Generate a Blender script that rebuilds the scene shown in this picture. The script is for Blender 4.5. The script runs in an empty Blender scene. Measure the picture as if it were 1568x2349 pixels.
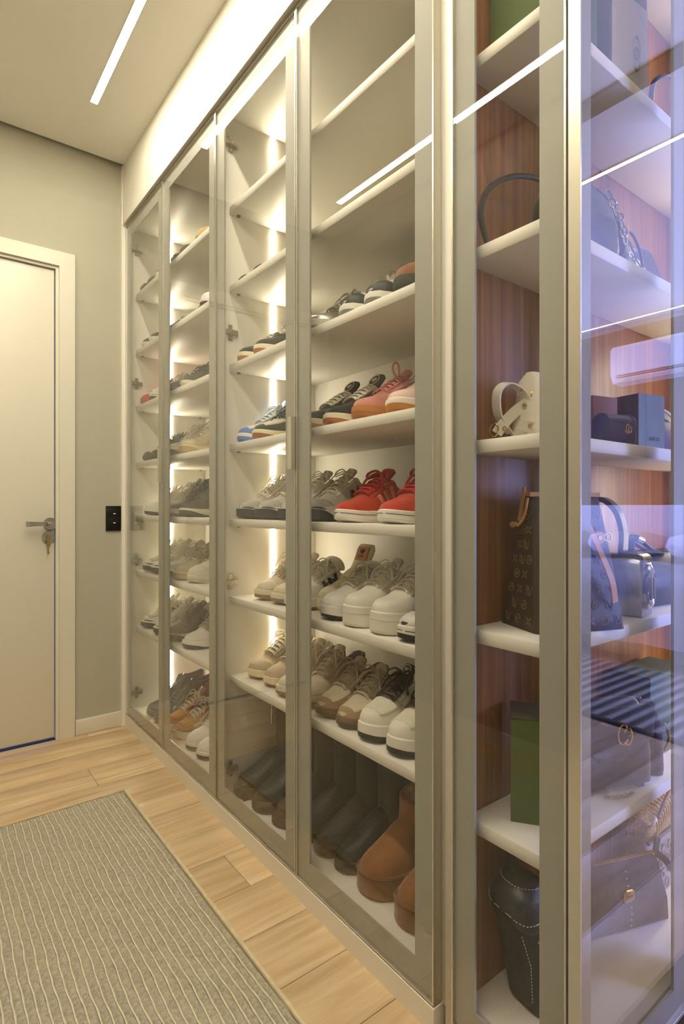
import bpy, bmesh, math, random
from mathutils import Vector, Matrix
random.seed(7)
SC = bpy.context.scene
COL = SC.collection
PI = math.pi

# ------------------------------------------------------------------ camera
cam_d = bpy.data.cameras.new('camera')
cam = bpy.data.objects.new('camera', cam_d)
COL.objects.link(cam)
cam.location = (0, 0, 1.0)
cam.rotation_euler = (PI / 2, 0, -0.6537)
cam_d.sensor_fit = 'VERTICAL'
cam_d.sensor_height = 36.0
cam_d.lens = 36.0 * 1296.3 / 2349.0
cam_d.shift_y = -(2349 / 2 - 1163.8) / 2349.0
cam_d.clip_start = 0.02
SC.camera = cam

# ------------------------------------------------------------------ world, exposure, daylight
wd = bpy.data.worlds.new('world')
SC.world = wd
wd.use_nodes = True
wd.node_tree.nodes['Background'].inputs[0].default_value = (0.42, 0.52, 1.0, 1)
wd.node_tree.nodes['Background'].inputs[1].default_value = 1.0
SC.view_settings.view_transform = 'Standard'
SC.view_settings.look = 'None'
SC.view_settings.exposure = 0.0
SC.view_settings.gamma = 1.0
SC.view_settings.use_curve_mapping = False
SC.cycles.transparent_max_bounces = 32
SC.cycles.max_bounces = 8
SC.cycles.diffuse_bounces = 5
SC.cycles.caustics_reflective = False
SC.cycles.caustics_refractive = False
SC.cycles.sample_clamp_indirect = 6.0

CEIL_E = 126.0      # ceiling light lines
LED_E = 80.0       # cabinet light lines
BAG_LED_E = 60.0
WIN_W = 400.0      # daylight through the bedroom window (watts)

sun = bpy.data.lights.new('window_daylight', 'AREA')
sun.shape = 'RECTANGLE'
sun.size = 2.3
sun.size_y = 1.7
sun.color = (0.36, 0.42, 1.0)
sun.energy = WIN_W
so = bpy.data.objects.new('window_daylight', sun)
COL.objects.link(so)
so.location = (3.45, -3.42, 1.35)
so.rotation_euler = (PI / 2, 0, 0)      # faces +Y, into the bedroom

# ------------------------------------------------------------------ helpers
def lin(h):
    h = h.lstrip('#')
    v = [int(h[i:i + 2], 16) / 255 for i in (0, 2, 4)]
    return tuple(c / 12.92 if c <= .04045 else ((c + .055) / 1.055) ** 2.4 for c in v) + (1,)

MATS = {}
def mat(name, col, rough=.5, metal=0., noise=0., nscale=60., bump=0., bscale=250., spec=.5, stretch=None, coat=0., sheen=0.):
    """procedural surface: base colour with a little noise, optional fine relief"""
    if name in MATS:
        return MATS[name]
    m = bpy.data.materials.new(name)
    m.use_nodes = True
    nt = m.node_tree
    b = nt.nodes['Principled BSDF']
    c = lin(col) if isinstance(col, str) else tuple(col)
    b.inputs['Base Color'].default_value = c
    b.inputs['Roughness'].default_value = rough
    b.inputs['Metallic'].default_value = metal
    b.inputs['Specular IOR Level'].default_value = spec
    b.inputs['Coat Weight'].default_value = coat
    b.inputs['Sheen Weight'].default_value = sheen
    if noise or bump:
        tc = nt.nodes.new('ShaderNodeTexCoord')
        mp = nt.nodes.new('ShaderNodeMapping')
        nt.links.new(tc.outputs['Object'], mp.inputs[0])
        if stretch:
            mp.inputs['Scale'].default_value = stretch
    if noise:
        n = nt.nodes.new('ShaderNodeTexNoise')
        n.inputs['Scale'].default_value = nscale
        n.inputs['Detail'].default_value = 5
        nt.links.new(mp.outputs[0], n.inputs['Vector'])
        r = nt.nodes.new('ShaderNodeValToRGB')
        r.color_ramp.elements[0].position = .3
        r.color_ramp.elements[1].position = .7
        r.color_ramp.elements[0].color = tuple(max(0, x * (1 - noise)) for x in c[:3]) + (1,)
        r.color_ramp.elements[1].color = tuple(min(1, x * (1 + noise)) for x in c[:3]) + (1,)
        nt.links.new(n.outputs['Fac'], r.inputs[0])
        nt.links.new(r.outputs[0], b.inputs['Base Color'])
    if bump:
        n2 = nt.nodes.new('ShaderNodeTexNoise')
        n2.inputs['Scale'].default_value = bscale
        n2.inputs['Detail'].default_value = 3
        nt.links.new(mp.outputs[0], n2.inputs['Vector'])
        bp = nt.nodes.new('ShaderNodeBump')
        bp.inputs['Strength'].default_value = bump
        bp.inputs['Distance'].default_value = .002
        nt.links.new(n2.outputs['Fac'], bp.inputs['Height'])
        nt.links.new(bp.outputs[0], b.inputs['Normal'])
    MATS[name] = m
    return m

def emit(name, col, strength):
    if name in MATS:
        return MATS[name]
    m = bpy.data.materials.new(name)
    m.use_nodes = True
    nt = m.node_tree
    nt.nodes.remove(nt.nodes['Principled BSDF'])
    e = nt.nodes.new('ShaderNodeEmission')
    e.inputs[0].default_value = tuple(col) + (1,)
    e.inputs[1].default_value = strength
    nt.links.new(e.outputs[0], nt.nodes['Material Output'].inputs[0])
    MATS[name] = m
    return m

def glass_mat(name, tint=(1, 1, 1), f0=.045):
    """thin clear pane: passes light straight through, mirrors more at grazing angles"""
    m = bpy.data.materials.new(name)
    m.use_nodes = True
    nt = m.node_tree
    nt.nodes.remove(nt.nodes['Principled BSDF'])
    tr = nt.nodes.new('ShaderNodeBsdfTransparent')
    tr.inputs[0].default_value = tuple(tint) + (1,)
    gl = nt.nodes.new('ShaderNodeBsdfGlossy')
    gl.inputs['Roughness'].default_value = 0.0
    gl.inputs['Color'].default_value = (1, 1, 1, 1)
    ge = nt.nodes.new('ShaderNodeNewGeometry')
    d = nt.nodes.new('ShaderNodeVectorMath'); d.operation = 'DOT_PRODUCT'
    nt.links.new(ge.outputs['Incoming'], d.inputs[0])
    nt.links.new(ge.outputs['Normal'], d.inputs[1])
    def mth(op, a, b=None):
        n = nt.nodes.new('ShaderNodeMath'); n.operation = op
        for i, v in enumerate((a, b)):
            if v is None: continue
            if isinstance(v, (int, float)): n.inputs[i].default_value = v
            else: nt.links.new(v, n.inputs[i])
        return n.outputs[0]
    ab = mth('ABSOLUTE', d.outputs['Value'])
    om = mth('SUBTRACT', 1.0, ab)
    p5 = mth('POWER', om, 5.0)
    fr = mth('ADD', mth('MULTIPLY', p5, 1 - f0), f0)
    mx = nt.nodes.new('ShaderNodeMixShader')
    nt.links.new(fr, mx.inputs[0])
    nt.links.new(tr.outputs[0], mx.inputs[1])
    nt.links.new(gl.outputs[0], mx.inputs[2])
    nt.links.new(mx.outputs[0], nt.nodes['Material Output'].inputs[0])
    MATS[name] = m
    return m

def wood_mat(name, c0, c1, c2, scale=1., axis='X', rough=.45, rand=.12, fine=1.):
    """oak or walnut grain along one axis, tone varies from piece to piece"""
    m = bpy.data.materials.new(name)
    m.use_nodes = True
    nt = m.node_tree
    b = nt.nodes['Principled BSDF']
    b.inputs['Roughness'].default_value = rough
    tc = nt.nodes.new('ShaderNodeTexCoord')
    oi = nt.nodes.new('ShaderNodeObjectInfo')
    add = nt.nodes.new('ShaderNodeVectorMath'); add.operation = 'ADD'
    sc = nt.nodes.new('ShaderNodeVectorMath'); sc.operation = 'SCALE'
    cmb = nt.nodes.new('ShaderNodeCombineXYZ')
    for i in range(3): nt.links.new(oi.outputs['Random'], cmb.inputs[i])
    nt.links.new(cmb.outputs[0], sc.inputs[0]); sc.inputs['Scale'].default_value = 37.0
    nt.links.new(tc.outputs['Object'], add.inputs[0]); nt.links.new(sc.outputs[0], add.inputs[1])
    def noise(s, st, det, dist):
        mp = nt.nodes.new('ShaderNodeMapping')
        mp.inputs['Scale'].default_value = st
        nt.links.new(add.outputs[0], mp.inputs[0])
        n = nt.nodes.new('ShaderNodeTexNoise')
        n.inputs['Scale'].default_value = s
        n.inputs['Detail'].default_value = det
        n.inputs['Distortion'].default_value = dist
        nt.links.new(mp.outputs[0], n.inputs['Vector'])
        return n.outputs['Fac']
    st = {'X': (.13, 1, 1), 'Z': (1, 1, .04)}[axis]
    a = noise(12 * scale, st, 6, 2.4)
    f = noise(90 * scale, (st[0] * .35 if axis == 'X' else 1, 1, 1 if axis == 'X' else .012), 3, .2)
    mxf = nt.nodes.new('ShaderNodeMath'); mxf.operation = 'MULTIPLY_ADD'
    nt.links.new(f, mxf.inputs[0]); mxf.inputs[1].default_value = .45 * fine
    nt.links.new(a, mxf.inputs[2])
    r = nt.nodes.new('ShaderNodeValToRGB')
    r.color_ramp.elements[0].position = .5; r.color_ramp.elements[0].color = lin(c0)
    r.color_ramp.elements[1].position = .98; r.color_ramp.elements[1].color = lin(c2)
    e = r.color_ramp.elements.new(.74); e.color = lin(c1)
    nt.links.new(mxf.outputs[0], r.inputs[0])
    hs = nt.nodes.new('ShaderNodeHueSaturation')
    mr = nt.nodes.new('ShaderNodeMapRange')
    mr.inputs['To Min'].default_value = 1 - rand; mr.inputs['To Max'].default_value = 1 + rand
    nt.links.new(oi.outputs['Random'], mr.inputs['Value'])
    nt.links.new(mr.outputs[0], hs.inputs['Value'])
    nt.links.new(r.outputs[0], hs.inputs['Color'])
    nt.links.new(hs.outputs[0], b.inputs['Base Color'])
    bp = nt.nodes.new('ShaderNodeBump'); bp.inputs['Strength'].default_value = .08; bp.inputs['Distance'].default_value = .002
    nt.links.new(f, bp.inputs['Height']); nt.links.new(bp.outputs[0], b.inputs['Normal'])
    MATS[name] = m
    return m

def thing(name, label, cat, loc=(0, 0, 0), rz=0., group=None):
    o = bpy.data.objects.new(name, None)
    o.empty_display_size = .05
    COL.objects.link(o)
    o.location = loc
    o.rotation_euler = (0, 0, rz)
    o['label'] = label
    o['category'] = cat
    if group: o['group'] = group
    return o

def tag(o, label, cat, group=None):
    o['label'] = label; o['category'] = cat
    if group: o['group'] = group
    return o

def struct(o, label=None):
    o['kind'] = 'structure'
    if label: o['label'] = label
    return o

def P(name, verts, faces, m, parent=None, smooth=True, auto=None):
    me = bpy.data.meshes.new(name)
    me.from_pydata([tuple(v) for v in verts], [], faces)
    me.update()
    o = bpy.data.objects.new(name, me)
    COL.objects.link(o)
    if m: me.materials.append(m)
    if smooth:
        me.polygons.foreach_set('use_smooth', [True] * len(me.polygons))
        if auto:
            bm = bmesh.new(); bm.from_mesh(me)
            ca = math.radians(auto)
            for e in bm.edges:
                if len(e.link_faces) == 2 and e.calc_face_angle(0) > ca: e.smooth = False
            bm.to_mesh(me); bm.free()
    if parent: o.parent = parent
    return o

BOXF = [(0, 3, 2, 1), (4, 5, 6, 7), (0, 1, 5, 4), (1, 2, 6, 5), (2, 3, 7, 6), (3, 0, 4, 7)]
def boxv(x0, x1, y0, y1, z0, z1):
    return [(x0, y0, z0), (x1, y0, z0), (x1, y1, z0), (x0, y1, z0), (x0, y0, z1), (x1, y0, z1), (x1, y1, z1), (x0, y1, z1)]

def box(name, b, m, parent=None, bev=0., seg=2, off=(0, 0, 0)):
    x0, x1, y0, y1, z0, z1 = b
    v = [(p[0] - off[0], p[1] - off[1], p[2] - off[2]) for p in boxv(*b)]
    if not bev:
        return P(name, v, BOXF, m, parent, smooth=False)
    bm = bmesh.new()
    vs = [bm.verts.new(p) for p in v]
    for f in BOXF: bm.faces.new([vs[i] for i in f])
    bmesh.ops.bevel(bm, geom=list(bm.edges), offset=bev, segments=seg, profile=.6, affect='EDGES')
    me = bpy.data.meshes.new(name); bm.to_mesh(me); bm.free()
    me.polygons.foreach_set('use_smooth', [True] * len(me.polygons))
    o = bpy.data.objects.new(name, me); COL.objects.link(o)
    me.materials.append(m)
    if parent: o.parent = parent
    return o

class MB:
    """collects shapes that belong to ONE part"""
    def __init__(s): s.v = []; s.f = []
    def add(s, v, f):
        n = len(s.v); s.v += [tuple(p) for p in v]; s.f += [tuple(i + n for i in q) for q in f]; return s
    def box(s, *b): return s.add(boxv(*b), BOXF)
    def tube(s, pts, r, n=6, closed=False, flat=1.):
        pts = [Vector(p) for p in pts]; k = len(pts); V = []; F = []
        up = Vector((0, 0, 1)); prev = None
        for i, p in enumerate(pts):
            if closed: d = pts[(i + 1) % k] - pts[i - 1]
            else: d = pts[min(i + 1, k - 1)] - pts[max(i - 1, 0)]
            if d.length < 1e-9: d = Vector((1, 0, 0))
            d.normalize()
            if prev is None:
                a = d.cross(up)
                if a.length < .1: a = d.cross(Vector((1, 0, 0)))
            else:
                a = prev - d * prev.dot(d)
                if a.length < 1e-4: a = d.cross(up)
            a.normalize(); prev = a; b = d.cross(a)
            rr = r[i] if isinstance(r, (list, tuple)) else r
            for j in range(n):
                t = 2 * PI * j / n
                V.append(p + a * (math.cos(t) * rr) + b * (math.sin(t) * rr * flat))
        for i in range(k if closed else k - 1):
            for j in range(n):
                q = (i + 1) % k
                F.append((i * n + j, i * n + (j + 1) % n, q * n + (j + 1) % n, q * n + j))
        if not closed:
            F.append(tuple(range(n))[::-1]); F.append(tuple((k - 1) * n + j for j in range(n)))
        return s.add(V, F)
    def loft(s, rings, cap0=True, cap1=True):
        n = len(rings[0]); V = [p for r in rings for p in r]; F = []
        for i in range(len(rings) - 1):
            for j in range(n):
                F.append((i * n + j, i * n + (j + 1) % n, (i + 1) * n + (j + 1) % n, (i + 1) * n + j))
        if cap0: F.append(tuple(range(n))[::-1])
        if cap1: F.append(tuple((len(rings) - 1) * n + j for j in range(n)))
        return s.add(V, F)
    def ribbon(s, pts, w, th, wdir):
        """flat strap along pts, width direction wdir (vector or list), thickness th"""
        pts = [Vector(p) for p in pts]; k = len(pts); rings = []
        for i, p in enumerate(pts):
            d = (pts[min(i + 1, k - 1)] - pts[max(i - 1, 0)]).normalized()
            wv = Vector(wdir[i] if isinstance(wdir[0], (list, tuple, Vector)) else wdir)
            wv = (wv - d * wv.dot(d)).normalized(); nv = d.cross(wv)
            a, b = wv * (w / 2), nv * (th / 2)
            rings.append([p - a - b, p + a - b, p + a + b, p - a + b])
        return s.loft(rings)
    def build(s, name, m, parent=None, smooth=True, auto=40): return P(name, s.v, s.f, m, parent, smooth, auto)

def rrect(cx, cy, z, lx, ly, r, n=5):
    r = min(r, lx * .499, ly * .499); o = []
    for (sx, sy, a0) in ((1, 1, 0), (-1, 1, 90), (-1, -1, 180), (1, -1, 270)):
        for k in range(n + 1):
            a = math.radians(a0 + 90 * k / n)
            o.append((cx + sx * (lx / 2 - r) + r * math.cos(a), cy + sy * (ly / 2 - r) + r * math.sin(a), z))
    return o

def ell(cx, cy, z, rx, ry, n=24, tilt=0.):
    return [(cx + rx * math.cos(2 * PI * k / n), cy + ry * math.sin(2 * PI * k / n), z + tilt * rx * math.cos(2 * PI * k / n)) for k in range(n)]

def interp(tab, t):
    if t <= tab[0][0]: return tab[0][1]
    for (a, u), (b, v) in zip(tab, tab[1:]):
        if t <= b: return u + (v - u) * (t - a) / (b - a)
    return tab[-1][1]

def sstep(a, b, x):
    x = max(0., min(1., (x - a) / (b - a))); return x * x * (3 - 2 * x)

def catmull(pts, n=8):
    pts = [Vector(p) for p in pts]; o = []
    for i in range(len(pts) - 1):
        p0, p1, p2, p3 = pts[max(i - 1, 0)], pts[i], pts[i + 1], pts[min(i + 2, len(pts) - 1)]
        for k in range(n):
            t = k / n
            o.append(.5 * ((2 * p1) + (p2 - p0) * t + (2 * p0 - 5 * p1 + 4 * p2 - p3) * t * t + (3 * p1 - p0 - 3 * p2 + p3) * t ** 3))
    o.append(pts[-1]); return o

def text_mesh(name, s, size, m, parent, loc, rot, extr=.0004, align='CENTER'):
    cu = bpy.data.curves.new(name, 'FONT'); cu.body = s; cu.size = size; cu.extrude = extr; cu.align_x = align; cu.align_y = 'CENTER'
    t = bpy.data.objects.new(name, cu); COL.objects.link(t)
    me = bpy.data.meshes.new_from_object(t.evaluated_get(bpy.context.evaluated_depsgraph_get()))
    bpy.data.objects.remove(t); bpy.data.curves.remove(cu)
    me.materials.clear(); me.materials.append(m)
    o = bpy.data.objects.new(name, me); COL.objects.link(o); o.parent = parent; o.location = loc; o.rotation_euler = rot
    return o

def dup(root, loc, rz, label=None, group=None):
    r = root.copy(); COL.objects.link(r); r.location = loc; r.rotation_euler = (0, 0, rz)
    if label: r['label'] = label
    if group: r['group'] = group
    for ch in list(root.children):
        c = ch.copy(); COL.objects.link(c); c.parent = r
        for g in list(ch.children):
            d = g.copy(); COL.objects.link(d); d.parent = c
    return r

# ------------------------------------------------------------------ materials
WHITE = mat('white_laminate', '#e6e2d8', .42)
WHITE_IN = mat('white_laminate_inside', '#e9e5da', .5)
PAINT = mat('sage_grey_paint', '#b5b2a2', .85, noise=.02, nscale=4, bump=.03, bscale=180)
CEILM = mat('ceiling_paint', '#f7f5ee', .9, noise=.015, nscale=3)
GLOSSW = mat('white_lacquer', '#dcd7c9', .35)
ALU = mat('champagne_aluminium', '#b9b3a4', .32, metal=.85, noise=.03, nscale=8, stretch=(30, 30, 1))
ALUFR = mat('grey_frame_lacquer', '#a4a49a', .45, metal=.0)
ALUB = mat('bright_aluminium_edge', '#d8d4c8', .25, metal=.8)
CHROME = mat('polished_steel', '#c9c6c0', .16, metal=1.)
NICKEL = mat('nickel_hinge', '#b8b2a6', .28, metal=.95)
BRASS = mat('old_brass', '#b59a55', .35, metal=.9)
GOLD = mat('gold_metal', '#d9b36a', .25, metal=1.)
BLACKP = mat('black_glass_plate', '#0b0a0a', .18)
DARK = mat('dark_gap', '#241f1a', .8)
GLASS = glass_mat('clear_glass', f0=.036)
GLASS2 = glass_mat('clear_glass_end', f0=.06)
OAK = wood_mat('oak_plank', '#b89c76', '#ccb18b', '#dac4a2', 1., 'X', .42, .012)
WALNUT = wood_mat('walnut_veneer', '#6b4126', '#8a5a37', '#a67248', 1.3, 'Z', .4, .0)
CEIL_L = emit('ceiling_light_diffuser', (1.0, .90, .69), CEIL_E)
LED_L = emit('cabinet_led', (1.0, .885, .645), LED_E)
BAGLED = emit('bag_cabinet_led', (1.0, .84, .60), BAG_LED_E)
# ------------------------------------------------------------------ the setting
DX = .7886          # face of the corridor doors
YB, ZC = 2.68, 2.563
XL = -.375
# floor: oak planks laid across the corridor, each its own board over a dark base
fl = struct(box('floor', (XL, 4.9, -3.3, YB + .1, -.03, -.0045), mat('floor_base', '#5a4530', .9)), 'light oak plank floor of the corridor')
rows = []
y = 1.009
while y > -.7: y -= .162
k = 0
fixed = {1.333: .717, 2.143: .542, 2.629: .621, 1.171: 1.6, 1.009: -.2}
while y < YB - .001:
    y1 = min(y + .162, YB)
    xr = .80 if y > .30 else 2.62
    js = None
    for fy, fx in fixed.items():
        if abs(y - fy) < .02: js = fx
    if js is None: js = random.uniform(-.3, .3)
    xs = [js - 2.44, js - 1.22, js, js + 1.22, js + 2.44]
    for a, b in zip([-9] + xs, xs + [9]):
        a2, b2 = max(a, XL), min(b, xr)
        if b2 - a2 < .004: continue
        cx, cy2 = (a2 + b2) / 2, (y + y1) / 2
        o = box('plank', (a2 - cx + .0007, b2 - cx - .0007, y - cy2 + .0007, y1 - cy2 - .0007, -.004, 0), OAK, fl, bev=.0006, seg=1)
        o.location = (cx, cy2, 0)
    y = y1
bf = struct(box('floor_bedroom', (2.62, 4.86, -3.25, .69, -.0044, -.001), OAK), 'oak floor of the bedroom')

# ceiling with a shadow gap along the back wall
struct(box('ceiling', (XL - .1, 4.95, -3.3, YB - .026, ZC, ZC + .03), CEILM), 'plain off-white ceiling')
struct(box('trim_1', (XL - .1, .80, YB - .03, YB + .03, ZC + .028, ZC + .05), DARK), 'dark shadow gap where the ceiling meets the back wall')
# walls
struct(box('wall_left', (XL - .1, XL, -3.3, YB + .1, 0, ZC), mat('taupe_paint', '#a39c8d', .8)), 'plain taupe wall opposite the cabinets')
struct(box('baseboard_left', (XL, XL + .012, -.4, YB, 0, .065), GLOSSW), 'white baseboard on the wall opposite')
struct(box('wall_light_block', (XL, 1.5, -.5, -.4, 0, ZC), PAINT), 'plain unseen wall added to keep window daylight out of the corridor')  # added behind the camera to shield the corridor from window daylight
DL0, DL1, DZ = -.235, .513, 2.038        # door opening
wb = MB(); wb.box(DL1 + .0, 1.3, YB, YB + .1, 0, ZC + .03); wb.box(XL - .1, DL0, YB, YB + .1, 0, ZC + .03); wb.box(DL0, DL1, YB, YB + .1, DZ, ZC + .03)
struct(wb.build('wall_back', PAINT, smooth=False), 'sage grey back wall with the white door')
struct(box('baseboard_back', (.578, .776, YB - .012, YB, 0, .066), GLOSSW, bev=.002), 'short white baseboard beside the door')
# casing
cs = struct(MB().box(DL1, .575, YB - .016, YB, 0, DZ + .062).box(DL0 - .062, DL0, YB - .016, YB, 0, DZ + .062).box(DL0, DL1, YB - .016, YB, DZ, DZ + .062).build('trim_2', GLOSSW, smooth=False), 'white door casing on the back wall')
js_ = MB().box(DL1 - .012, DL1, YB - .004, YB + .09, 0, DZ).box(DL0, DL0 + .012, YB - .004, YB + .09, 0, DZ).box(DL0 + .012, DL1 - .012, YB - .004, YB + .09, DZ - .012, DZ)
struct(js_.build('trim_3', GLOSSW, smooth=False), 'white door jamb lining')
# door with lever, lock and key
d1 = bpy.data.objects.new('door_1', None); COL.objects.link(d1); d1.location = (.14, YB + .008, 0)
d1['kind'] = 'structure'; d1['label'] = 'white flush interior door with steel lever and key'
def dloc(b): return (b[0] - .14, b[1] - .14, b[2] - YB - .008, b[3] - YB - .008, b[4], b[5])
box('leaf', dloc((DL0 + .015, DL1 - .016, YB + .008, YB + .045, .010, DZ - .016)), GLOSSW, d1, bev=.0015)
def disc(cx, cz, y0, y1, r, n=28, rin=0):
    return MB().loft([[(cx + r * math.cos(2 * PI * k / n), yy, cz + r * math.sin(2 * PI * k / n)) for k in range(n)] for yy in (y0, y1)])
h = disc(.481 - .14, .93, -.008, 0, .026).build('lever_handle', CHROME, d1)
lv = MB().tube([(.341, -.006, .93), (.341, -.034, .93), (.335, -.041, .930), (.322, -.044, .930)], .0085, 10)
lv.build('spindle', CHROME, h)
lv = MB().loft([[(x, yy - a, .93 - hz), (x, yy + a, .93 - hz), (x, yy + a, .93 + hz), (x, yy - a, .93 + hz)] for x, yy, a, hz in ((.325, -.044, .006, .009), (.31, -.0475, .005, .0085), (.285, -.044, .0045, .009), (.26, -.049, .0045, .0105), (.243, -.047, .0045, .011))])
lv.build('lever', CHROME, h)
r2 = disc(.474 - .14, .872, -.007, 0, .025).build('lock_rosette', CHROME, d1)
MB().box(.325, .341, -.012, -.007, .862, .882).build('lock_cylinder', NICKEL, r2, smooth=False)
kk = MB().box(.3295, .3345, -.016, -.012, .866, .878).box(.3255, .3385, -.017, -.0145, .834, .862).box(.329, .3335, -.0168, -.0148, .800, .836).box(.3335, .336, -.0168, -.0148, .802, .809)
kk.build('key', BRASS, r2, smooth=False)
struct(box('trim_4', (DL0, DL1, YB + .045, YB + .09, 0, .004), emit('light_under_door', (.25, .42, 1.), 2.0)), 'glowing strip standing for bluish daylight under the door')  # emissive strip imitates light leaking in from the next room

# light switch
sw = thing('light_switch', 'black glass light switch plate on the wall by the shoe cabinet', 'switch', (.7425, YB, .95))
box('plate', (-.0365, .0365, -.008, 0, -.0565, .0565), BLACKP, sw, bev=.0015)
for zz in (.021, -.021):
    box('button_face', (-.033, .033, -.0092, -.008, zz - .019, zz + .019), BLACKP, sw, bev=.001)
    box('indicator_mark', (-.005, .005, -.0099, -.0092, zz - .001, zz + .001), emit('switch_mark', (.8, .85, 1.), 1.5), sw)

# bulkhead, plinth, filler
struct(box('wall_bulkhead', (DX - .012, 1.25, .45, YB, 2.292, ZC), WHITE), 'white panel between cabinet doors and ceiling')
struct(box('trim_5', (DX - .002, .83, .742, YB - .016, 0, .0505), WHITE), 'low white plinth under the shoe cabinets')
struct(box('trim_6', (.772, .84, YB - .016, YB, 0, ZC), WHITE), 'narrow white filler strip between cabinet and back wall')
struct(box('trim_7', (DX - .001, .815, YB - .03, YB - .016, .05, 2.292), WHITE))

# ceiling light lines
for nm, x, lab in (('a', .567, 'white linear ceiling light nearest the glass cabinets'), ('b', -.17, 'white linear ceiling light nearest the plain wall, mirrored in the glass')):
    t = thing('ceiling_light_line', lab, 'light', (x, 0, ZC), 0, 'linear ceiling lights')
    box('diffuser', (-.013, .013, -.36, 2.315, -.0015, .0), CEIL_L, t)
    MB().box(-.0155, -.013, -.36, 2.318, -.0018, 0).box(.013, .0155, -.36, 2.318, -.0018, 0).box(-.0155, .0155, 2.315, 2.3185, -.0018, 0).build('rim', GLOSSW, t, smooth=False)

# ------------------------------------------------------------------ glass doors
def door_x(cab, O, y0, y1, z0, z1, handle=False, stile=.055):
    """door in the corridor plane, frame behind a full glass sheet"""
    d = bpy.data.objects.new('door', None); COL.objects.link(d); d.parent = cab
    d.location = (DX - O[0], (y0 + y1) / 2 - O[1], z0 - O[2]); d.empty_display_size = .02
    w, h = (y1 - y0) / 2, z1 - z0
    e = .0035
    box('glass_pane', (0.0005, .0045, -w + e, w - e, e, h - e), GLASS, d)
    for s0, s1 in ((-w + e, -w + stile), (w - stile, w - e)):
        box('stile', (.0052, .0105, s0, s1, e, h - e), ALUFR, d)
    for a, b in ((e, stile), (h - stile, h - e)):
        box('rail', (.0052, .0105, -w + stile, w - stile, a, b), ALUFR, d)
    MB().box(-.0005, .021, -w, -w + e, 0, h).box(-.0005, .021, w - e, w, 0, h).box(-.0005, .021, -w + e, w - e, 0, e).box(-.0005, .021, -w + e, w - e, h - e, h).build('edge_profile', ALUB, d, smooth=False)
    if handle:
        MB().box(-.013, -.0008, -w - .001, -w + .0025, 1.098 - z0, 1.233 - z0).box(-.013, -.0105, -w + .0025, -w + .017, 1.098 - z0, 1.233 - z0).build('handle', ALUB, d, smooth=False)
    return d

def hinge(cab, p):
    """concealed hinge on a side panel that faces -Y; cross shaped plate and arm"""
    h = MB().box(-.007, .007, -.004, 0, -.026, .026).box(-.016, .026, -.007, -.002, -.008, .008).build('hinge', NICKEL, cab, smooth=False)
    h.location = p
    MB().box(-.034, .02, -.016, -.006, -.0065, .0065).box(-.036, -.026, -.018, -.003, -.011, .011).build('arm', NICKEL, h, smooth=False)
    b = MB()
    for zz in (-.02, .02): b.tube([(0, -.0035, zz), (0, -.006, zz)], .0035, 10)
    b.tube([(.0, -.015, 0), (.0, -.018, 0)], .0035, 10)
    b.build('screw', CHROME, h)
    return h

SH = [.453, .710, .962, 1.207, 1.466, 1.722, 1.980]
def shoe_cabinet(label, ya, yb_, hy, led_z0):
    """ya far inner.. : carcass from y=yb_ (near) to ya (far)"""
    O = (.83, (ya + yb_) / 2, 0.0)
    c = thing('shoe_cabinet', label, 'cabinet', O, 0, 'tall glass-door shoe cabinets')
    def bx(n, *b, m=WHITE_IN, bev=.0008): return box(n, b, m, c, bev=bev, seg=1, off=O)
    t = .018
    x0, x1 = .8105, 1.189
    bx('side_panel', x0, x1, ya - t, ya, .05, 2.30)
    bx('side_panel', x0, x1, yb_, yb_ + .026, .05, 2.30)
    bx('back_panel', 1.171, 1.189, yb_ + .026, ya - t, .05, 2.30)
    bx('bottom_panel', x0, 1.171, yb_ + .026, ya - t, .05, .072)
    bx('top_panel', x0, 1.171, yb_ + .026, ya - t, 2.272, 2.30)
    for z in SH:
        s = bx('shelf', .83, 1.1705, yb_ + .0265, ya - t - .0005, z - .024, z, bev=.0012)
        for yy in (ya - t - .012, yb_ + .038):
            for xx in (.858, 1.14):
                pz = MB().tube([(xx - O[0], yy - O[1], z - .0285), (xx - O[0], yy - O[1], z - .024)], .006, 8).build('shelf_pin', mat('brown_pin', '#7d6748', .6), s)
    zs = [.072] + SH
    for i, z in enumerate(zs):
        if z < led_z0: continue
        top = (SH[i] - .024) if i < 7 else 2.272
        bx('led_strip', .990, 1.000, ya - t - .002, ya - t + .0, z + .001, top - .001, m=LED_L, bev=0)
    for z in (2.185, 1.57, .757, .147): hinge(c, (.833 - O[0], ya - t - O[1], z))
    ym = (hy[0] + hy[2]) / 2
    return c, O
cA, OA = shoe_cabinet('white glass-door shoe cabinet in the corner by the room door', 2.664, 1.7075, (0, 0, 0), 0)
cB, OB = shoe_cabinet('white glass-door shoe cabinet with brown and black boots at the bottom', 1.7065, .7265, (0, 0, 0), .4)
ys = [.7428, 1.2255, 1.7068, 2.1872, 2.664]
zt0, zt1 = .054, 2.284
gp = .0015
door_x(cA, OA, ys[3] + gp, ys[4] - gp, zt0, zt1, True)
door_x(cA, OA, ys[2] + gp, ys[3] - gp, zt0, zt1)
door_x(cB, OB, ys[1] + gp, ys[2] - gp, zt0, zt1, True)
door_x(cB, OB, ys[0] + gp, ys[1] - gp, zt0, zt1)

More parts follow.
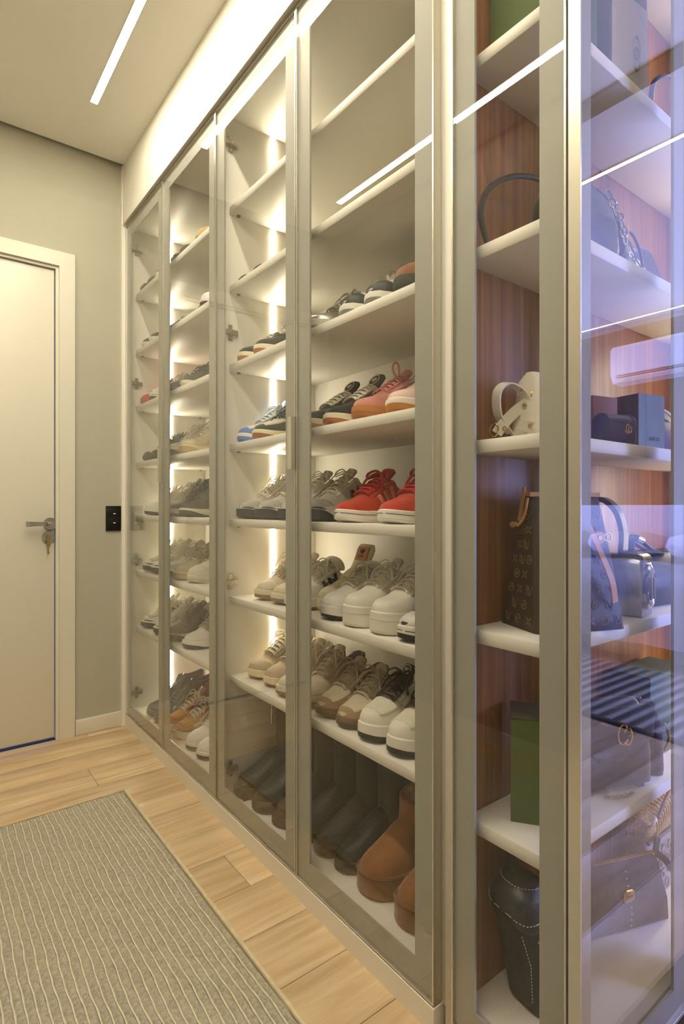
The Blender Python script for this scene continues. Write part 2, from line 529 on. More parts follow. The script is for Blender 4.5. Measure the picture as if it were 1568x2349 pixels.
# ------------------------------------------------------------------ bag cabinet at the corner
OBAG = (.95, .58, 0)
cb = thing('display_cabinet', 'corner glass cabinet with walnut back panel and white shelves of handbags', 'cabinet', OBAG)
def bb(n, *b, m=WHITE_IN, bev=.0008, par=None): return box(n, b, m, cb, bev=bev, seg=1, off=OBAG)
BX1 = 1.655
bb('side_panel', .8000, 1.30, .7045, .7255, .0, 2.30, m=WHITE)
bb('back_panel', .8105, BX1, .686, .704, .05, 2.30, m=WALNUT)
bb('end_panel', BX1, BX1 + .018, .475, .704, .05, 2.30)
bb('bottom_panel', .8105, BX1, .4715, .686, .05, .096)
bb('top_panel', .8105, BX1, .4715, .686, 2.272, 2.30)
bb('plinth', .8005, BX1, .4745, .70, 0, .05, m=WHITE)
bb('corner_post', .8098, .815, .4715, .482, .096, 2.272, m=ALUFR)
SB = [.434, .779, 1.121, 1.469, 1.815]
for z in SB: bb('shelf', .812, BX1 - .0005, .520, .6855, z - .024, z, bev=.0012)
zs = [.096] + SB
for i, z in enumerate(zs):
    top = (SB[i] - .024) if i < 5 else 2.272
    bb('led_strip', BX1 - .002, BX1, .545, .555, z + .001, top - .001, m=BAGLED, bev=0)
door_x(cb, OBAG, .4725, .7, zt0, zt1, stile=.049)
def door_y(x0, x1, z0, z1, sl, sr):
    """door in the end plane that faces the bedroom"""
    yf = .450
    d = bpy.data.objects.new('door', None); COL.objects.link(d); d.parent = cb; d.empty_display_size = .02
    d.location = (x0 - OBAG[0], yf - OBAG[1], z0)
    w, h, e = x1 - x0, z1 - z0, .0035
    box('glass_pane', (e, w - e, .0005, .0045, e, h - e), GLASS2, d)
    box('stile', (e, sl, .0052, .0105, e, h - e), ALUFR, d)
    box('stile', (w - sr, w - e, .0052, .0105, e, h - e), ALUFR, d)
    for a, b in ((e, .055), (h - .055, h - e)): box('rail', (sl, w - sr, .0052, .0105, a, b), ALUFR, d)
    MB().box(0, e, -.0005, .019, 0, h).box(w - e, w, -.0005, .019, 0, h).box(e, w - e, -.0005, .019, 0, e).box(e, w - e, -.0005, .019, h - e, h).build('edge_profile', ALUB, d, smooth=False)
door_y(.7886, 1.172, zt0, zt1, .0395, .053)
door_y(1.175, BX1 + .018, zt0, zt1, .053, .053)
# ------------------------------------------------------------------ runner rug
RX0, RX1, RY0, RY1 = -.235, .602, -.25, 2.035
rug = thing('runner_rug', 'long beige ribbed runner rug on the oak floor', 'rug', ((RX0 + RX1) / 2, (RY0 + RY1) / 2, 0))
RUGM = mat('rug_pile', '#aea48e', .95, noise=.3, nscale=150, bump=1., bscale=900, sheen=.3)
CORD = mat('rug_cord', '#d9d0b8', .9, noise=.1, nscale=80, bump=.6, bscale=800)
hw, hl = (RX1 - RX0) / 2, (RY1 - RY0) / 2
NR, NL = 44, 110
def wav(i, v):
    return .0017 * math.sin(v * 11 + i * .3) + .0010 * math.sin(v * 29 + i * .7) + .0007 * math.sin(v * 83 + i * 1.9)
pit = 2 * (hw - .008) / NR
V = []; F = []; prof = []
for i in range(NR):
    for q, zz in ((.0, .003), (.14, .0075), (.36, .0105), (.64, .0108), (.86, .0088)): prof.append((i, q, zz))
prof.append((NR, 0, .003))
for k in range(NL + 1):
    v = -hl + .008 + (2 * hl - .016) * k / NL
    for (i, q, zz) in prof:
        ed = 0 if i in (0, NR) and q == 0 else 1
        V.append((-hw + .008 + (i + q) * pit + wav(i + q, v) * ed, v, zz + .0012 * math.sin(i * 5.3 + k * 2.7) * (q > 0)))
n = len(prof)
for k in range(NL):
    for j in range(n - 1): F.append((k * n + j, k * n + j + 1, (k + 1) * n + j + 1, (k + 1) * n + j))
P('pile', V, F, RUGM, rug)
for i in range(1, NR):
    pts = [(-hw + .008 + i * pit + wav(i, v), v, .0080 + .0008 * math.sin(v * 40 + i)) for v in [-hl + .008 + (2 * hl - .016) * k / 140 for k in range(141)]]
    MB().tube(pts, [.0021 + .0005 * math.sin(q * 2.3 + i) for q in range(len(pts))], 5, flat=1.2).build('cord', CORD, rug)
MB().tube([(-hw, -hl, .006), (hw, -hl, .006), (hw, hl, .006), (-hw, hl, .006)], .006, 8, closed=True, flat=1.).build('bound_edge', mat('rug_edge', '#cbbd9c', .9, noise=.1), rug, smooth=False)
box('backing', (-hw + .004, hw - .004, -hl + .004, hl - .004, 0, .003), mat('rug_back', '#8d8068', .95), rug)

# ------------------------------------------------------------------ bedroom (seen mirrored in the end glass)
DWOOD = wood_mat('dark_wall_panel', '#3a2418', '#4b2f1e', '#5b3a26', 1., 'Z', .5, 0)
BPAINT = mat('bedroom_paint', '#d8d8d6', .9)
struct(box('wall_right', (4.86, 4.95, -3.3, .75, 0, ZC), BPAINT), 'far bedroom wall')
wpan = struct(box('wall_panel', (4.80, 4.86, -3.2, .69, 0, 2.50), mat('panel_base', '#20150e', .7)), 'dark wood panelled bedroom wall')
for i in range(8):
    yy = -3.2 + i * .486
    box('panel', (4.785, 4.80, yy + .003, yy + .483, .06, 2.50), DWOOD, wpan)
struct(box('wall_bedroom_side', (1.674, 4.95, .69, .79, 0, ZC), BPAINT), 'bedroom wall beside the bag cabinet')
w1 = MB().box(XL - .1, 2.3, -3.3, -3.2, 0, ZC).box(4.6, 4.95, -3.3, -3.2, 0, ZC).box(2.3, 4.6, -3.3, -3.2, 0, .5).box(2.3, 4.6, -3.3, -3.2, 2.2, ZC)
struct(w1.build('wall_window', BPAINT, smooth=False), 'bedroom wall with the window')
wi = bpy.data.objects.new('window_1', None); COL.objects.link(wi); wi.location = (3.45, -3.25, .5); wi['kind'] = 'structure'; wi['label'] = 'bedroom window letting in blue daylight'
MB().box(-1.15, -1.1, -.03, .03, 0, 1.7).box(1.1, 1.15, -.03, .03, 0, 1.7).box(-1.1, 1.1, -.03, .03, 0, .05).box(-1.1, 1.1, -.03, .03, 1.65, 1.7).box(-.02, .02, -.03, .03, .05, 1.65).build('window_frame', GLOSSW, wi, smooth=False)
for a, b in ((-1.1, -.02), (.02, 1.1)): box('pane', (a, b, -.003, .003, .05, 1.65), GLASS, wi)
# light lines along the bedroom ceiling
for x, lab in ((2.57, 'linear bedroom ceiling light mirrored in the upper end glass'), (4.74, 'linear light at the top of the wood panelled bedroom wall')):
    t = thing('ceiling_light_line', lab, 'light', (x, -1.2, ZC), 0, 'linear bedroom lights')
    box('diffuser', (-.012, .012, -1.8, 1.75, -.006, 0), emit('bedroom_line', (1., .9, .78), 26.), t)
    MB().box(-.016, -.012, -1.8, 1.75, -.007, 0).box(.012, .016, -1.8, 1.75, -.007, 0).build('rim', GLOSSW, t, smooth=False)
struct(box('trim_8', (2.06, 2.16, -3.2, .45, ZC - .012, ZC), mat('shadow_gap_brown', '#4a3e38', .8)), 'dark strip standing for a shadow gap across the bedroom ceiling')  # shade of a ceiling gap painted as a flat brown strip
# air conditioner
ac = thing('air_conditioner', 'white wall air conditioner mirrored in the end glass', 'air conditioner', (4.785, -1.05, 2.02))
MB().loft([[(-.20 * u - .0, y, z) for (u, z) in ((0, 0), (.75, .0), (.97, .06), (1., .16), (.97, .27), (.8, .30), (0, .30))] for y in (-.40, -.385, .385, .40)]).build('housing', mat('ac_white', '#eef0f4', .35), ac)
box('flap', (-.19, -.06, -.36, .36, -.004, .002), mat('ac_flap', '#d9dbe0', .4), ac)
for zz in (.035, .05): box('outlet_slot', (-.1975, -.18, -.35, .35, zz, zz + .004), DARK, ac)
# bed
bed = thing('bed', 'low bed with a grey blanket mirrored in the end glass', 'bed', (4.17, -1.25, 0))
box('bed_base', (-.52, .54, -1.05, 1.05, .05, .28), mat('bed_base', '#3b2a22', .7), bed, bev=.01)
box('mattress', (-.54, .55, -1.05, 1.05, .28, .54), mat('mattress', '#d7d8de', .9), bed, bev=.05, seg=4)
V = []; F = []
prof = [(.5, .585), (.2, .59), (-.2, .585), (-.45, .57), (-.555, .545), (-.58, .48), (-.59, .36), (-.60, .22), (-.605, .16)]
for k in range(61):
    yy = -1.08 + 2.16 * k / 60
    for j, (x, z) in enumerate(prof):
        wv = .012 * math.sin(yy * 22 + j * .3) + .008 * math.sin(yy * 41)
        V.append((x + (wv if j > 4 else 0), yy, z + (.012 * math.sin(yy * 6 + x * 5) if j < 5 else 0)))
n = len(prof)
for k in range(60):
    for j in range(n - 1): F.append((k * n + j, (k + 1) * n + j, (k + 1) * n + j + 1, k * n + j + 1))
P('blanket', V, F, mat('grey_blanket', '#9a9cab', .9, noise=.15, nscale=6, bump=.5, bscale=60), bed)
hb = thing('headboard', 'pale upholstered headboard mirrored behind the bed', 'headboard', (4.755, -1.25, 0)); box('headboard_panel', (-.025, .025, -1.15, 1.15, .10, 1.02), mat('headboard', '#cfd3de', .8), hb, bev=.02, seg=3); MB().box(-.02, .02, -1., -.92, 0, .11).box(-.02, .02, .92, 1., 0, .11).build('leg', mat('bed_base', '#3b2a22', .7), hb, smooth=False)
for yy in (-.62, -.05, .55):
    pw = thing('pillow', {-.62: 'white pillow furthest along the mirrored bed', -.05: 'white pillow in the middle of the mirrored bed', .55: 'white pillow nearest the cabinet on the mirrored bed'}[yy], 'pillow', (4.545, -1.25 + yy, .618), 0, 'bed pillows')
    MB().loft([rrect(0, 0, z, lx, ly, .1, 5) for z, lx, ly in ((0, .1, .3), (.03, .28, .48), (.09, .34, .54), (.16, .3, .5), (.19, .12, .3))]).build('pillow_cover', mat('pillow', '#dfe2ec', .9), pw, auto=None)
# ribbed bedroom rug
r2 = thing('bedroom_rug', 'grey ribbed rug beside the mirrored bed', 'rug', (3.07, -1.3, 0))
box('rug_base', (-.49, .51, -1.5, 1.5, 0, .008), mat('rug_base_grey', '#55524f', .95), r2)
mb = MB()
for i in range(42):
    yy = -1.46 + i * .07
    mb.box(-.48, .5, yy, yy + .028, .008, .016)
o = mb.build('rib', mat('rug_rib_grey', '#a5a1a0', .95), r2, smooth=False); o['kind'] = 'stuff'
box('rug_edge', (-.505, -.49, -1.5, 1.5, 0, .014), mat('rug_edge_dark', '#1e1a1a', .9), r2)
# ------------------------------------------------------------------ shoes
WT = [(0, .003), (.012, .015), (.035, .026), (.08, .036), (.16, .0435), (.28, .0475), (.38, .0465), (.5, .041), (.62, .037), (.75, .0345), (.88, .033), (.945, .028), (.982, .017), (1, .003)]
class Last:
    """upper surface S(t, s): t from toe 0 to heel 1, s from -1 over the top to +1"""
    def __init__(s, L=.272, W=1., hf=.024, hh=.032, H=.062, toe=.040, inst=.078, side=1, spring=.010, hi=0., t_open=.5, rd=.38):
        s.__dict__.update(locals())
        s.ht = [(0, .004), (.012, toe * rd), (.035, toe * (rd + .22)), (.08, toe * (rd + .42)), (.15, toe * 1.0), (.24, toe * 1.06 + (inst - toe) * .13), (.34, toe + (inst - toe) * .47), (.44, toe + (inst - toe) * .83),
                (.52, inst), (.60, H * .95 + (inst - H) * .45 + hi * .95), (.68, H * .93 + hi), (.78, H * .90 + hi), (.9, H + hi * .97), (.97, H * 1.10 + hi * .95), (1., H * 1.04 + hi * .9)]
    def w(s, t): return interp(WT, t) * s.W
    def c(s, t): return s.side * (.011 * (1 - t) ** 2 - .004 * math.sin(PI * t))
    def zb(s, t): return s.spring * max(0, (.22 - t) / .22) ** 2 + .003 * max(0, (t - .9) / .1) ** 2
    def zt(s, t): return s.zb(t) * .6 + s.hf + (s.hh - s.hf) * sstep(.2, .8, t)
    def S(s, t, a):
        w, h, b = s.w(t), interp(s.ht, t), s.zt(t) - .004
        sg = 1 if a >= 0 else -1
        q = abs(a)
        ph = (1 - q) * PI / 2
        yc = w * math.cos(ph) ** .70 if q > 0 else 0
        zc = h * math.sin(ph) ** .88
        s0 = .42
        if q >= s0:
            u = (1 - q) / (1 - s0)
            yo = w * (1 + .05 * math.sin(PI * u) - .22 * u * u * sstep(.4, .7, t)); zo = h * u
        else:
            v = (s0 - q) / s0
            th = min(.007, w * .5)
            wt = w * (1 - .22 * sstep(.4, .7, t))
            dep = (h - .008) * sstep(.99, .95, t) if t > .5 else (h - .008)
            dep = (h - .008) * (1 - sstep(.955, .995, t))
            if v < .2: yo, zo = wt - th * v / .2, h + .003 * math.sin(PI * v / .2)
            elif v < .65: yo, zo = wt - th, h - dep * (v - .2) / .45
            else: yo, zo = (wt - th) * (1 - (v - .65) / .35), h - dep
        m = sstep(s.t_open - .05, s.t_open + .06, t)
        return Vector((t * s.L, s.c(t) + sg * (yc + (yo - yc) * m), b + zc + (zo - zc) * m))
    def C(s, t, a):
        """surface without the opening"""
        w, h, b = s.w(t), interp(s.ht, min(t, .52)), s.zt(t) - .004
        ph = (1 - abs(a)) * PI / 2
        return Vector((t * s.L, s.c(t) + (1 if a >= 0 else -1) * (w * math.cos(ph) ** .70 if a else 0), b + h * math.sin(ph) ** .88))
    def N(s, t, a):
        e = .012
        t0, t1 = max(t - e, .001), min(t + e, .999)
        a0, a1 = max(a - .03, -1), min(a + .03, 1)
        d1 = s.S(t1, a) - s.S(t0, a); d2 = s.S(t, a1) - s.S(t, a0)
        n = d2.cross(d1)
        if n.length < 1e-9: return Vector((0, 0, 1))
        n.normalize()
        c = Vector((t * s.L, s.c(t), s.zt(t) + .01))
        if n.dot(s.S(t, a) - c) < 0: n = -n
        return n
    def O(s, t, a, off): return s.S(t, a) + s.N(t, a) * off

TS = [0, .006, .018, .035, .06, .09, .125, .17, .22, .27, .32, .37, .41, .45, .48, .51, .54, .58, .63, .69, .75, .81, .87, .91, .94, .962, .98, .992, 1]
AS = [-1 + i / 14 for i in range(29)]

def upper_parts(L, cu, cl, root, closed=False):
    V = [L.S(t, a) for t in TS for a in AS]
    n = len(AS); F1 = []; F2 = []
    for i in range(len(TS) - 1):
        for j in range(n - 1):
            f = (i * n + j, i * n + j + 1, (i + 1) * n + j + 1, (i + 1) * n + j)
            am = abs((AS[j] + AS[j + 1]) / 2)
            (F2 if (am < .40 and TS[i] >= L.t_open - .03) else F1).append(f)
    def sub(F):
        ids = sorted({i for f in F for i in f}); mp = {k: q for q, k in enumerate(ids)}
        return [V[i] for i in ids], [tuple(mp[i] for i in f) for f in F]
    v, f = sub(F1); P('upper', v, f, cu, root)
    v, f = sub(F2); P('lining', v, f, cl, root)

def patch(L, ta, tb, a0, a1, off=.0012, nt=8, na=6, mb=None):
    """overlay hugging the upper; ta, tb may be functions of a"""
    V = []; F = []
    for i in range(-1, nt + 2):
        for j in range(-1, na + 2):
            fi, fj = min(max(i, 0), nt) / nt, min(max(j, 0), na) / na
            a = a0 + (a1 - a0) * fj
            t0 = ta(a) if callable(ta) else ta; t1 = tb(a) if callable(tb) else tb
            t = min(max(t0 + (t1 - t0) * fi, .004), .996)
            rim = i in (-1, nt + 1) or j in (-1, na + 1)
            V.append(L.O(t, a, -.0015 if rim else off))
    n = na + 3
    for i in range(nt + 2):
        for j in range(n - 1): F.append((i * n + j, i * n + j + 1, (i + 1) * n + j + 1, (i + 1) * n + j))
    mb = mb or MB(); mb.add(V, F); return mb

def sole_loft(L, levels, name, m, root, tz=None):
    """levels: (offset, height fraction fn(t)); closed loft of plan outline"""
    rings = []
    for off, zf in levels:
        ring = []
        for t in TS:
            ex = -sstep(.1, 0, t) + sstep(.93, 1, t)
            o_ = off(t) if callable(off) else off
            ring.append((t * L.L + ex * o_, L.c(t) + L.w(t) + o_, zf(t)))
        for t in reversed(TS):
            ex = -sstep(.1, 0, t) + sstep(.93, 1, t)
            o_ = off(t) if callable(off) else off
            ring.append((t * L.L + ex * o_, L.c(t) - L.w(t) - o_, zf(t)))
        rings.append(ring)
    n = len(rings[0]); k = len(TS); V = [p for r in rings for p in r]; F = []
    for i in range(len(rings) - 1):
        for j in range(n): F.append((i * n + j, i * n + (j + 1) % n, (i + 1) * n + (j + 1) % n, (i + 1) * n + j))
    for base in (0, (len(rings) - 1) * n):
        for j in range(k - 1): F.append((base + j, base + j + 1, base + n - 2 - j, base + n - 1 - j))
    return P(name, V, F, m, root, auto=38)

def shoe_mat(c, kind='leather'):
    kw = dict(leather=dict(rough=.5, noise=.03, nscale=30, bump=.15, bscale=500), suede=dict(rough=.92, noise=.10, nscale=70, bump=.5, bscale=900, sheen=.3), mesh=dict(rough=.85, noise=.05, nscale=260, bump=.4, bscale=700),
              rubber=dict(rough=.62, noise=.02, nscale=20), patent=dict(rough=.12, noise=.05, nscale=8), lace=dict(rough=.85, noise=.06, nscale=300), metal=dict(rough=.3, metal=.8))[kind]
    return mat('%s_%s' % (kind, c.lstrip('#')), c, **kw)

def shoe(name, label, st, loc, rz=0., group=None, side=1, dupe=None):
    """st keys: u upper, k kind, s midsole, o outsole, l lace, tg tongue, li lining, toe, heel, eye, stripes, n_logo, hi, ..."""
    g = st.get
    L = Last(L=g('L', .265), W=g('W', .96), hf=g('hf', .024), hh=g('hh', .031), H=g('H', .058), toe=g('th', .033), inst=g('inst', .084), side=side, hi=g('hi', 0.), spring=g('spring', .009), t_open=g('to', .5), rd=g('rd', .38))
    root = thing(name, label, g('cat', 'sneaker'), loc, rz, group)
    k = g('k', 'leather')
    cu = shoe_mat(g('u'), k); cl = shoe_mat(g('li', g('u')), 'mesh')
    upper_parts(L, cu, cl, root)
    so, ho = g('so', .0035), g('ho', .006)
    bulge = g('bulge', 0.)
    of = (lambda t: so + bulge * (math.sin(t * 11 + .6) * .5 + .5) + bulge * .8 * sstep(.7, 1, t)) if bulge else so
    of2 = (lambda t: of(t) - .0035) if bulge else so - .0035
    of3 = (lambda t: of(t) - .001) if bulge else so - .0008
    zb, zt = L.zb, L.zt
    cut = g('cut', 0.)       # wave in the split between outsole and midsole
    sp = (lambda t: zb(t) + ho + cut * (.5 + .5 * math.sin(t * 12 + .4)) * (zt(t) - zb(t)) + g('otoe', 0.) * sstep(.22, .02, t))
    sole_loft(L, [(of2, lambda t: zb(t)), (of3, lambda t: zb(t) + .002), (of, lambda t: sp(t)), (of2, lambda t: sp(t) + .0002)], 'outsole', shoe_mat(g('o'), 'rubber'), root)
    lip = g('lip', 0.004)
    ms = sole_loft(L, [(of2, lambda t: sp(t)), (of, lambda t: sp(t) + .0003), (of, lambda t: (sp(t) + zt(t)) / 2), (of3, lambda t: zt(t) - .0015), (of2, lambda t: zt(t) + .001), (-.006, lambda t: zt(t) + .001)], 'midsole', shoe_mat(g('s'), 'rubber'), root)
    if g('foxing'):
        mb = MB()
        ring = [(t * L.L + (-sstep(.1, 0, t) + sstep(.93, 1, t)) * so, L.c(t) + q * (L.w(t) + so), zb(t) + (zt(t) - zb(t)) * .66) for q, tt in ((1, TS[:-1]), (-1, TS[:0:-1])) for t in tt]
        mb.tube(ring, .0009, 5, closed=True); mb.build('foxing_line', shoe_mat(g('foxing'), 'rubber'), ms)
    if g('toe_c'):
        tl = g('toe_l', .15)
        patch(L, .005, lambda a: tl + .10 * abs(a) ** 1.5, -1, 1, .0013, 9, 18).build('toe_cap', shoe_mat(g('toe_c'), g('toe_k', k)), root, auto=None)
    if g('bump_c'):
        mb = MB()
        for q in (-1, 1): patch(L, .004, lambda a: .02 + .16 * (abs(a) - .66) / .34, q * .66, q * 1., .003, 5, 5, mb)
        mb.build('toe_bumper', shoe_mat(g('bump_c'), 'rubber'), root, auto=None)
    if g('vamp'):
        patch(L, .075, lambda a: .27 + .05 * (abs(a) / .55), -.55, .55, .0022, 6, 10).build('vamp_panel', shoe_mat(g('vamp'), 'mesh'), root, auto=None)
    if g('eye'):
        for q in (-1, 1):
            patch(L, lambda a: .27 + .02 * abs(a), lambda a: .60 - .03 * abs(a), q * .16, q * g('eye_w', .46), .0018, 9, 5).build('eyestay', shoe_mat(g('eye'), g('eye_k', k)), root, auto=None)
    if g('heel'):
        mb = MB()
        for q in (-1, 1): patch(L, lambda a: .80 - .10 * (abs(a) - .45), .995, q * .47, q * 1., .0016, 7, 6, mb)
        mb.build('heel_counter', shoe_mat(g('heel'), g('heel_k', k)), root, auto=None)
    if g('tab'):
        mb = MB()
        for q in (-1, 1): patch(L, .925, .996, q * .43, q * .66, .0024, 5, 4, mb)
        mb.build('heel_tab', shoe_mat(g('tab'), k), root, auto=None)
    if g('mud'):
        for q in (-1, 1):
            patch(L, .02, .99, q * .80, q * 1., .0018, 26, 3).build('mudguard', shoe_mat(g('mud'), g('mud_k', k)), root, auto=None)
    if g('saddle'):
        for q in (-1, 1):
            patch(L, lambda a: .36 + .12 * (1 - abs(a)), lambda a: .60 + .12 * (1 - abs(a)), q * .50, q * .98, .0014, 8, 5).build('saddle', shoe_mat(g('saddle'), k), root, auto=None)
    if g('stripe'):
        for q in (-1, 1):
            for i in range(3):
                c = .385 + .078 * i
                patch(L, lambda a, c=c: c - .11 * (1 - abs(a)), lambda a, c=c: c + .036 - .11 * (1 - abs(a)), q * .50, q * .97, .0022, 3, 6).build('stripe', shoe_mat(g('stripe'), k), root, auto=None)
    if g('nlogo'):
        for q in (-1, 1):
            mb = MB()
            patch(L, lambda a: .45 - .03 * (1 - abs(a)), lambda a: .472 - .03 * (1 - abs(a)), q * .56, q * .86, .003, 2, 4, mb)
            patch(L, lambda a: .535 - .03 * (1 - abs(a)), lambda a: .557 - .03 * (1 - abs(a)), q * .56, q * .86, .003, 2, 4, mb)
            patch(L, lambda a: .455 + .085 * (abs(a) - .56) / .30 - .01, lambda a: .477 + .085 * (abs(a) - .56) / .30 - .01, q * .56, q * .86, .003, 2, 4, mb)
            mb.build('side_letter', shoe_mat(g('nlogo'), 'leather'), root, auto=None)
    if g('swirl'):
        for q in (-1, 1):
            mb = MB()
            mb.tube(catmull([L.O(t, q * a, .002) for t, a in ((.30, .86), (.38, .66), (.47, .60), (.56, .74), (.66, .84), (.80, .70))], 5), .0022, 5)
            mb.tube(catmull([L.O(t, q * a, .002) for t, a in ((.42, .88), (.50, .80), (.56, .70), (.50, .66), (.42, .74), (.42, .88))], 5), .0018, 5)
            mb.build('side_line', shoe_mat(g('swirl'), 'rubber'), root)
    if g('band'):           # tapering side band
        for q in (-1, 1):
            patch(L, lambda a: .30 + .30 * (1 - abs(a)), lambda a: .40 + .55 * (1 - abs(a)), q * .58, q * .95, .0022, 7, 5).build('side_band', shoe_mat(g('band'), k), root, auto=None)
    # tongue
    if g('tg'):
        tl = g('tl', .034); tw = g('tw', .017)
        base = [L.C(t, 0) + Vector((0, 0, .003)) for t in (.33, .38, .43, .48, .51)]
        d = Vector((math.cos(math.radians(g('t0', 42))), 0, math.sin(math.radians(g('t0', 42)))))
        p = base[-1].copy(); cen = base[:]
        for i in range(1, 6):
            ang = math.radians(g('ta', 10) * i / 5)
            d2 = Vector((d.x * math.cos(ang) - d.z * math.sin(ang), 0, d.x * math.sin(ang) + d.z * math.cos(ang)))
            p = p + d2 * tl / 5; cen.append(p.copy())
        rings = []
        for i, c in enumerate(cen):
            fr = i / (len(cen) - 1)
            ww = tw * (.75 + .45 * fr) * (1 if i < len(cen) - 1 else .72)
            dd = (cen[min(i + 1, len(cen) - 1)] - cen[max(i - 1, 0)]).normalized(); nn = Vector((-dd.z, 0, dd.x))
            top = []; bot = []
            for j in range(7):
                yy = -1 + j / 3
                arch = -.006 * yy * yy
                top.append(c + Vector((0, yy * ww, 0)) + nn * (arch + .003)); bot.append(c + Vector((0, yy * ww, 0)) + nn * (arch - .003))
            rings.append(top + bot[::-1])
        tg = MB().loft(rings).build('tongue', shoe_mat(g('tg'), g('tgk', k)), root, auto=60)
        nn = Vector((-d.z, 0, d.x))
        if g('tlab'):
            c = cen[-3]; dd = (cen[-2] - cen[-4]).normalized(); n2 = Vector((-dd.z, 0, dd.x)); rr = tw * .72
            if g('tlab_round'):
                mb = MB().tube([c + n2 * .0042 + dd * (rr * 1.0 * math.cos(a)) + Vector((0, rr * math.sin(a), 0)) for a in [2 * PI * i / 20 for i in range(20)]], .0013, 5, closed=True)
                for q in (-.5, 0, .5):
                    mb.tube([c + n2 * .0042 - dd * rr * .45, c + n2 * .0045 + dd * rr * (.15) + Vector((0, q * rr * .8, 0)), c + n2 * .0042 + dd * rr * (.55 - abs(q) * .3) + Vector((0, q * rr * .9, 0))], [.0006, .002, .0006], 5)
                mb.box(0, 0, 0, 0, 0, 0)
                mb.build('tongue_emblem', shoe_mat(g('tlab'), 'rubber'), tg)
            else:
                q0 = [c + n2 * (.0036) + dd * (sx * rr * .9) + Vector((0, sy * rr, 0)) for sx, sy in ((-1, -1), (1, -1), (1, 1), (-1, 1))]
                q1 = [p_ + n2 * .0016 for p_ in q0]
                MB().loft([q0, q1]).build('tongue_label', shoe_mat(g('tlab'), 'leather'), tg, smooth=False)
                mb = MB()
                for q in (-.5, 0, .5):
                    mb.tube([c + n2 * .0062 - dd * rr * .1, c + n2 * .0064 + dd * rr * .3 + Vector((0, q * rr * .6, 0)), c + n2 * .0062 + dd * rr * (.7 - abs(q) * .3) + Vector((0, q * rr * .7, 0))], [.0006, .002, .0006], 5)
                for i_ in range(3): mb.tube([c + n2 * .0058 - dd * rr * (.3 + .12 * i_) - Vector((0, rr * .5, 0)), c + n2 * .0058 - dd * rr * (.3 + .12 * i_) + Vector((0, rr * .5, 0))], .0005, 4)
                mb.build('tongue_emblem', shoe_mat('#1d1d1d', 'rubber'), tg)
    # laces
    if g('l'):
        nrow = g('rows', 6); mb = MB(); r = g('lr', .0028); sl = g('sl', .34)
        for i in range(nrow):
            t = .265 + .245 * i / (nrow - 1)
            for (t0, t1, q) in ((t, t + .022, 1), (t + .01, t + .03, -1)):
                pts = []
                for j in range(9):
                    u = -1 + j / 4
                    tt = t0 + (t1 - t0) * (u * q + 1) / 2
                    p = L.C(min(tt, .50), u * sl)
                    if tt > .5: p = p + Vector(((tt - .5) * L.L, 0, (tt - .5) * L.L * .42))
                    pts.append(p + Vector((-.003, 0, .0045 + .0025 * (1 - u * u) + (.0015 if q > 0 else 0))))
                mb.tube(pts, r, 6, flat=.6)
        if g('bow', 1):
            c = L.C(.5, 0) + Vector((.004, 0, .014))
            rnd = random.Random(hash(label) % 1000 + 3)
            for q in (-1, 1):
                bl = .026 + rnd.random() * .008
                mb.tube(catmull([c, c + Vector((-.004, q * bl * .6, .012)), c + Vector((-.010, q * bl * 1.25, .004)), c + Vector((-.014, q * bl * 1.2, -.008)), c + Vector((-.006, q * bl * .5, -.002)), c], 5), r, 5, flat=.6)
                mb.tube(catmull([c, c + Vector((-.012, q * .012, .004)), c + Vector((-.028, q * .030, -.012)), c + Vector((-.036, q * .040, -.034))], 5), r, 5, flat=.6)
        if g('loop_up'):
            c = L.C(.46, 0) + Vector((.004, 0, .008))
            mb.tube(catmull([c, c + Vector((-.012, .004, .020)), c + Vector((-.004, .008, .040)), c + Vector((.010, .008, .040)), c + Vector((.010, .004, .018)), c + Vector((.002, 0, 0))], 6), r, 5)
        mb.build('laces', shoe_mat(g('l'), 'lace'), root)
    if g('strap'):          # ankle strap of a basketball style shoe
        mb = MB(); n_ = 12
        pts = [L.C(.53, 0) + Vector((.004, math.sin(a) * .048, math.cos(a) * .026 - .004)) for a in [-1.75 + 3.5 * i / n_ for i in range(n_ + 1)]]
        mb.ribbon(pts, .026, .004, (.85, 0, .5)); mb.build('strap', shoe_mat(g('strap'), k), root)
    return root

def pair(name, base, st, z, spots, labels, group):
    """two shoes of one style: build each from the same style"""
    first = None
    for i, ((x, y, a), lab) in enumerate(zip(spots, labels)):
        if first is None or len(spots) == 2 and i == 1 and st.get('mirror'):
            first = shoe(name, lab, st, (x, y, z), math.radians(a), group, side=1 if i == 0 else -1)
        else:
            dup(first, (x, y, z), math.radians(a), lab, group)
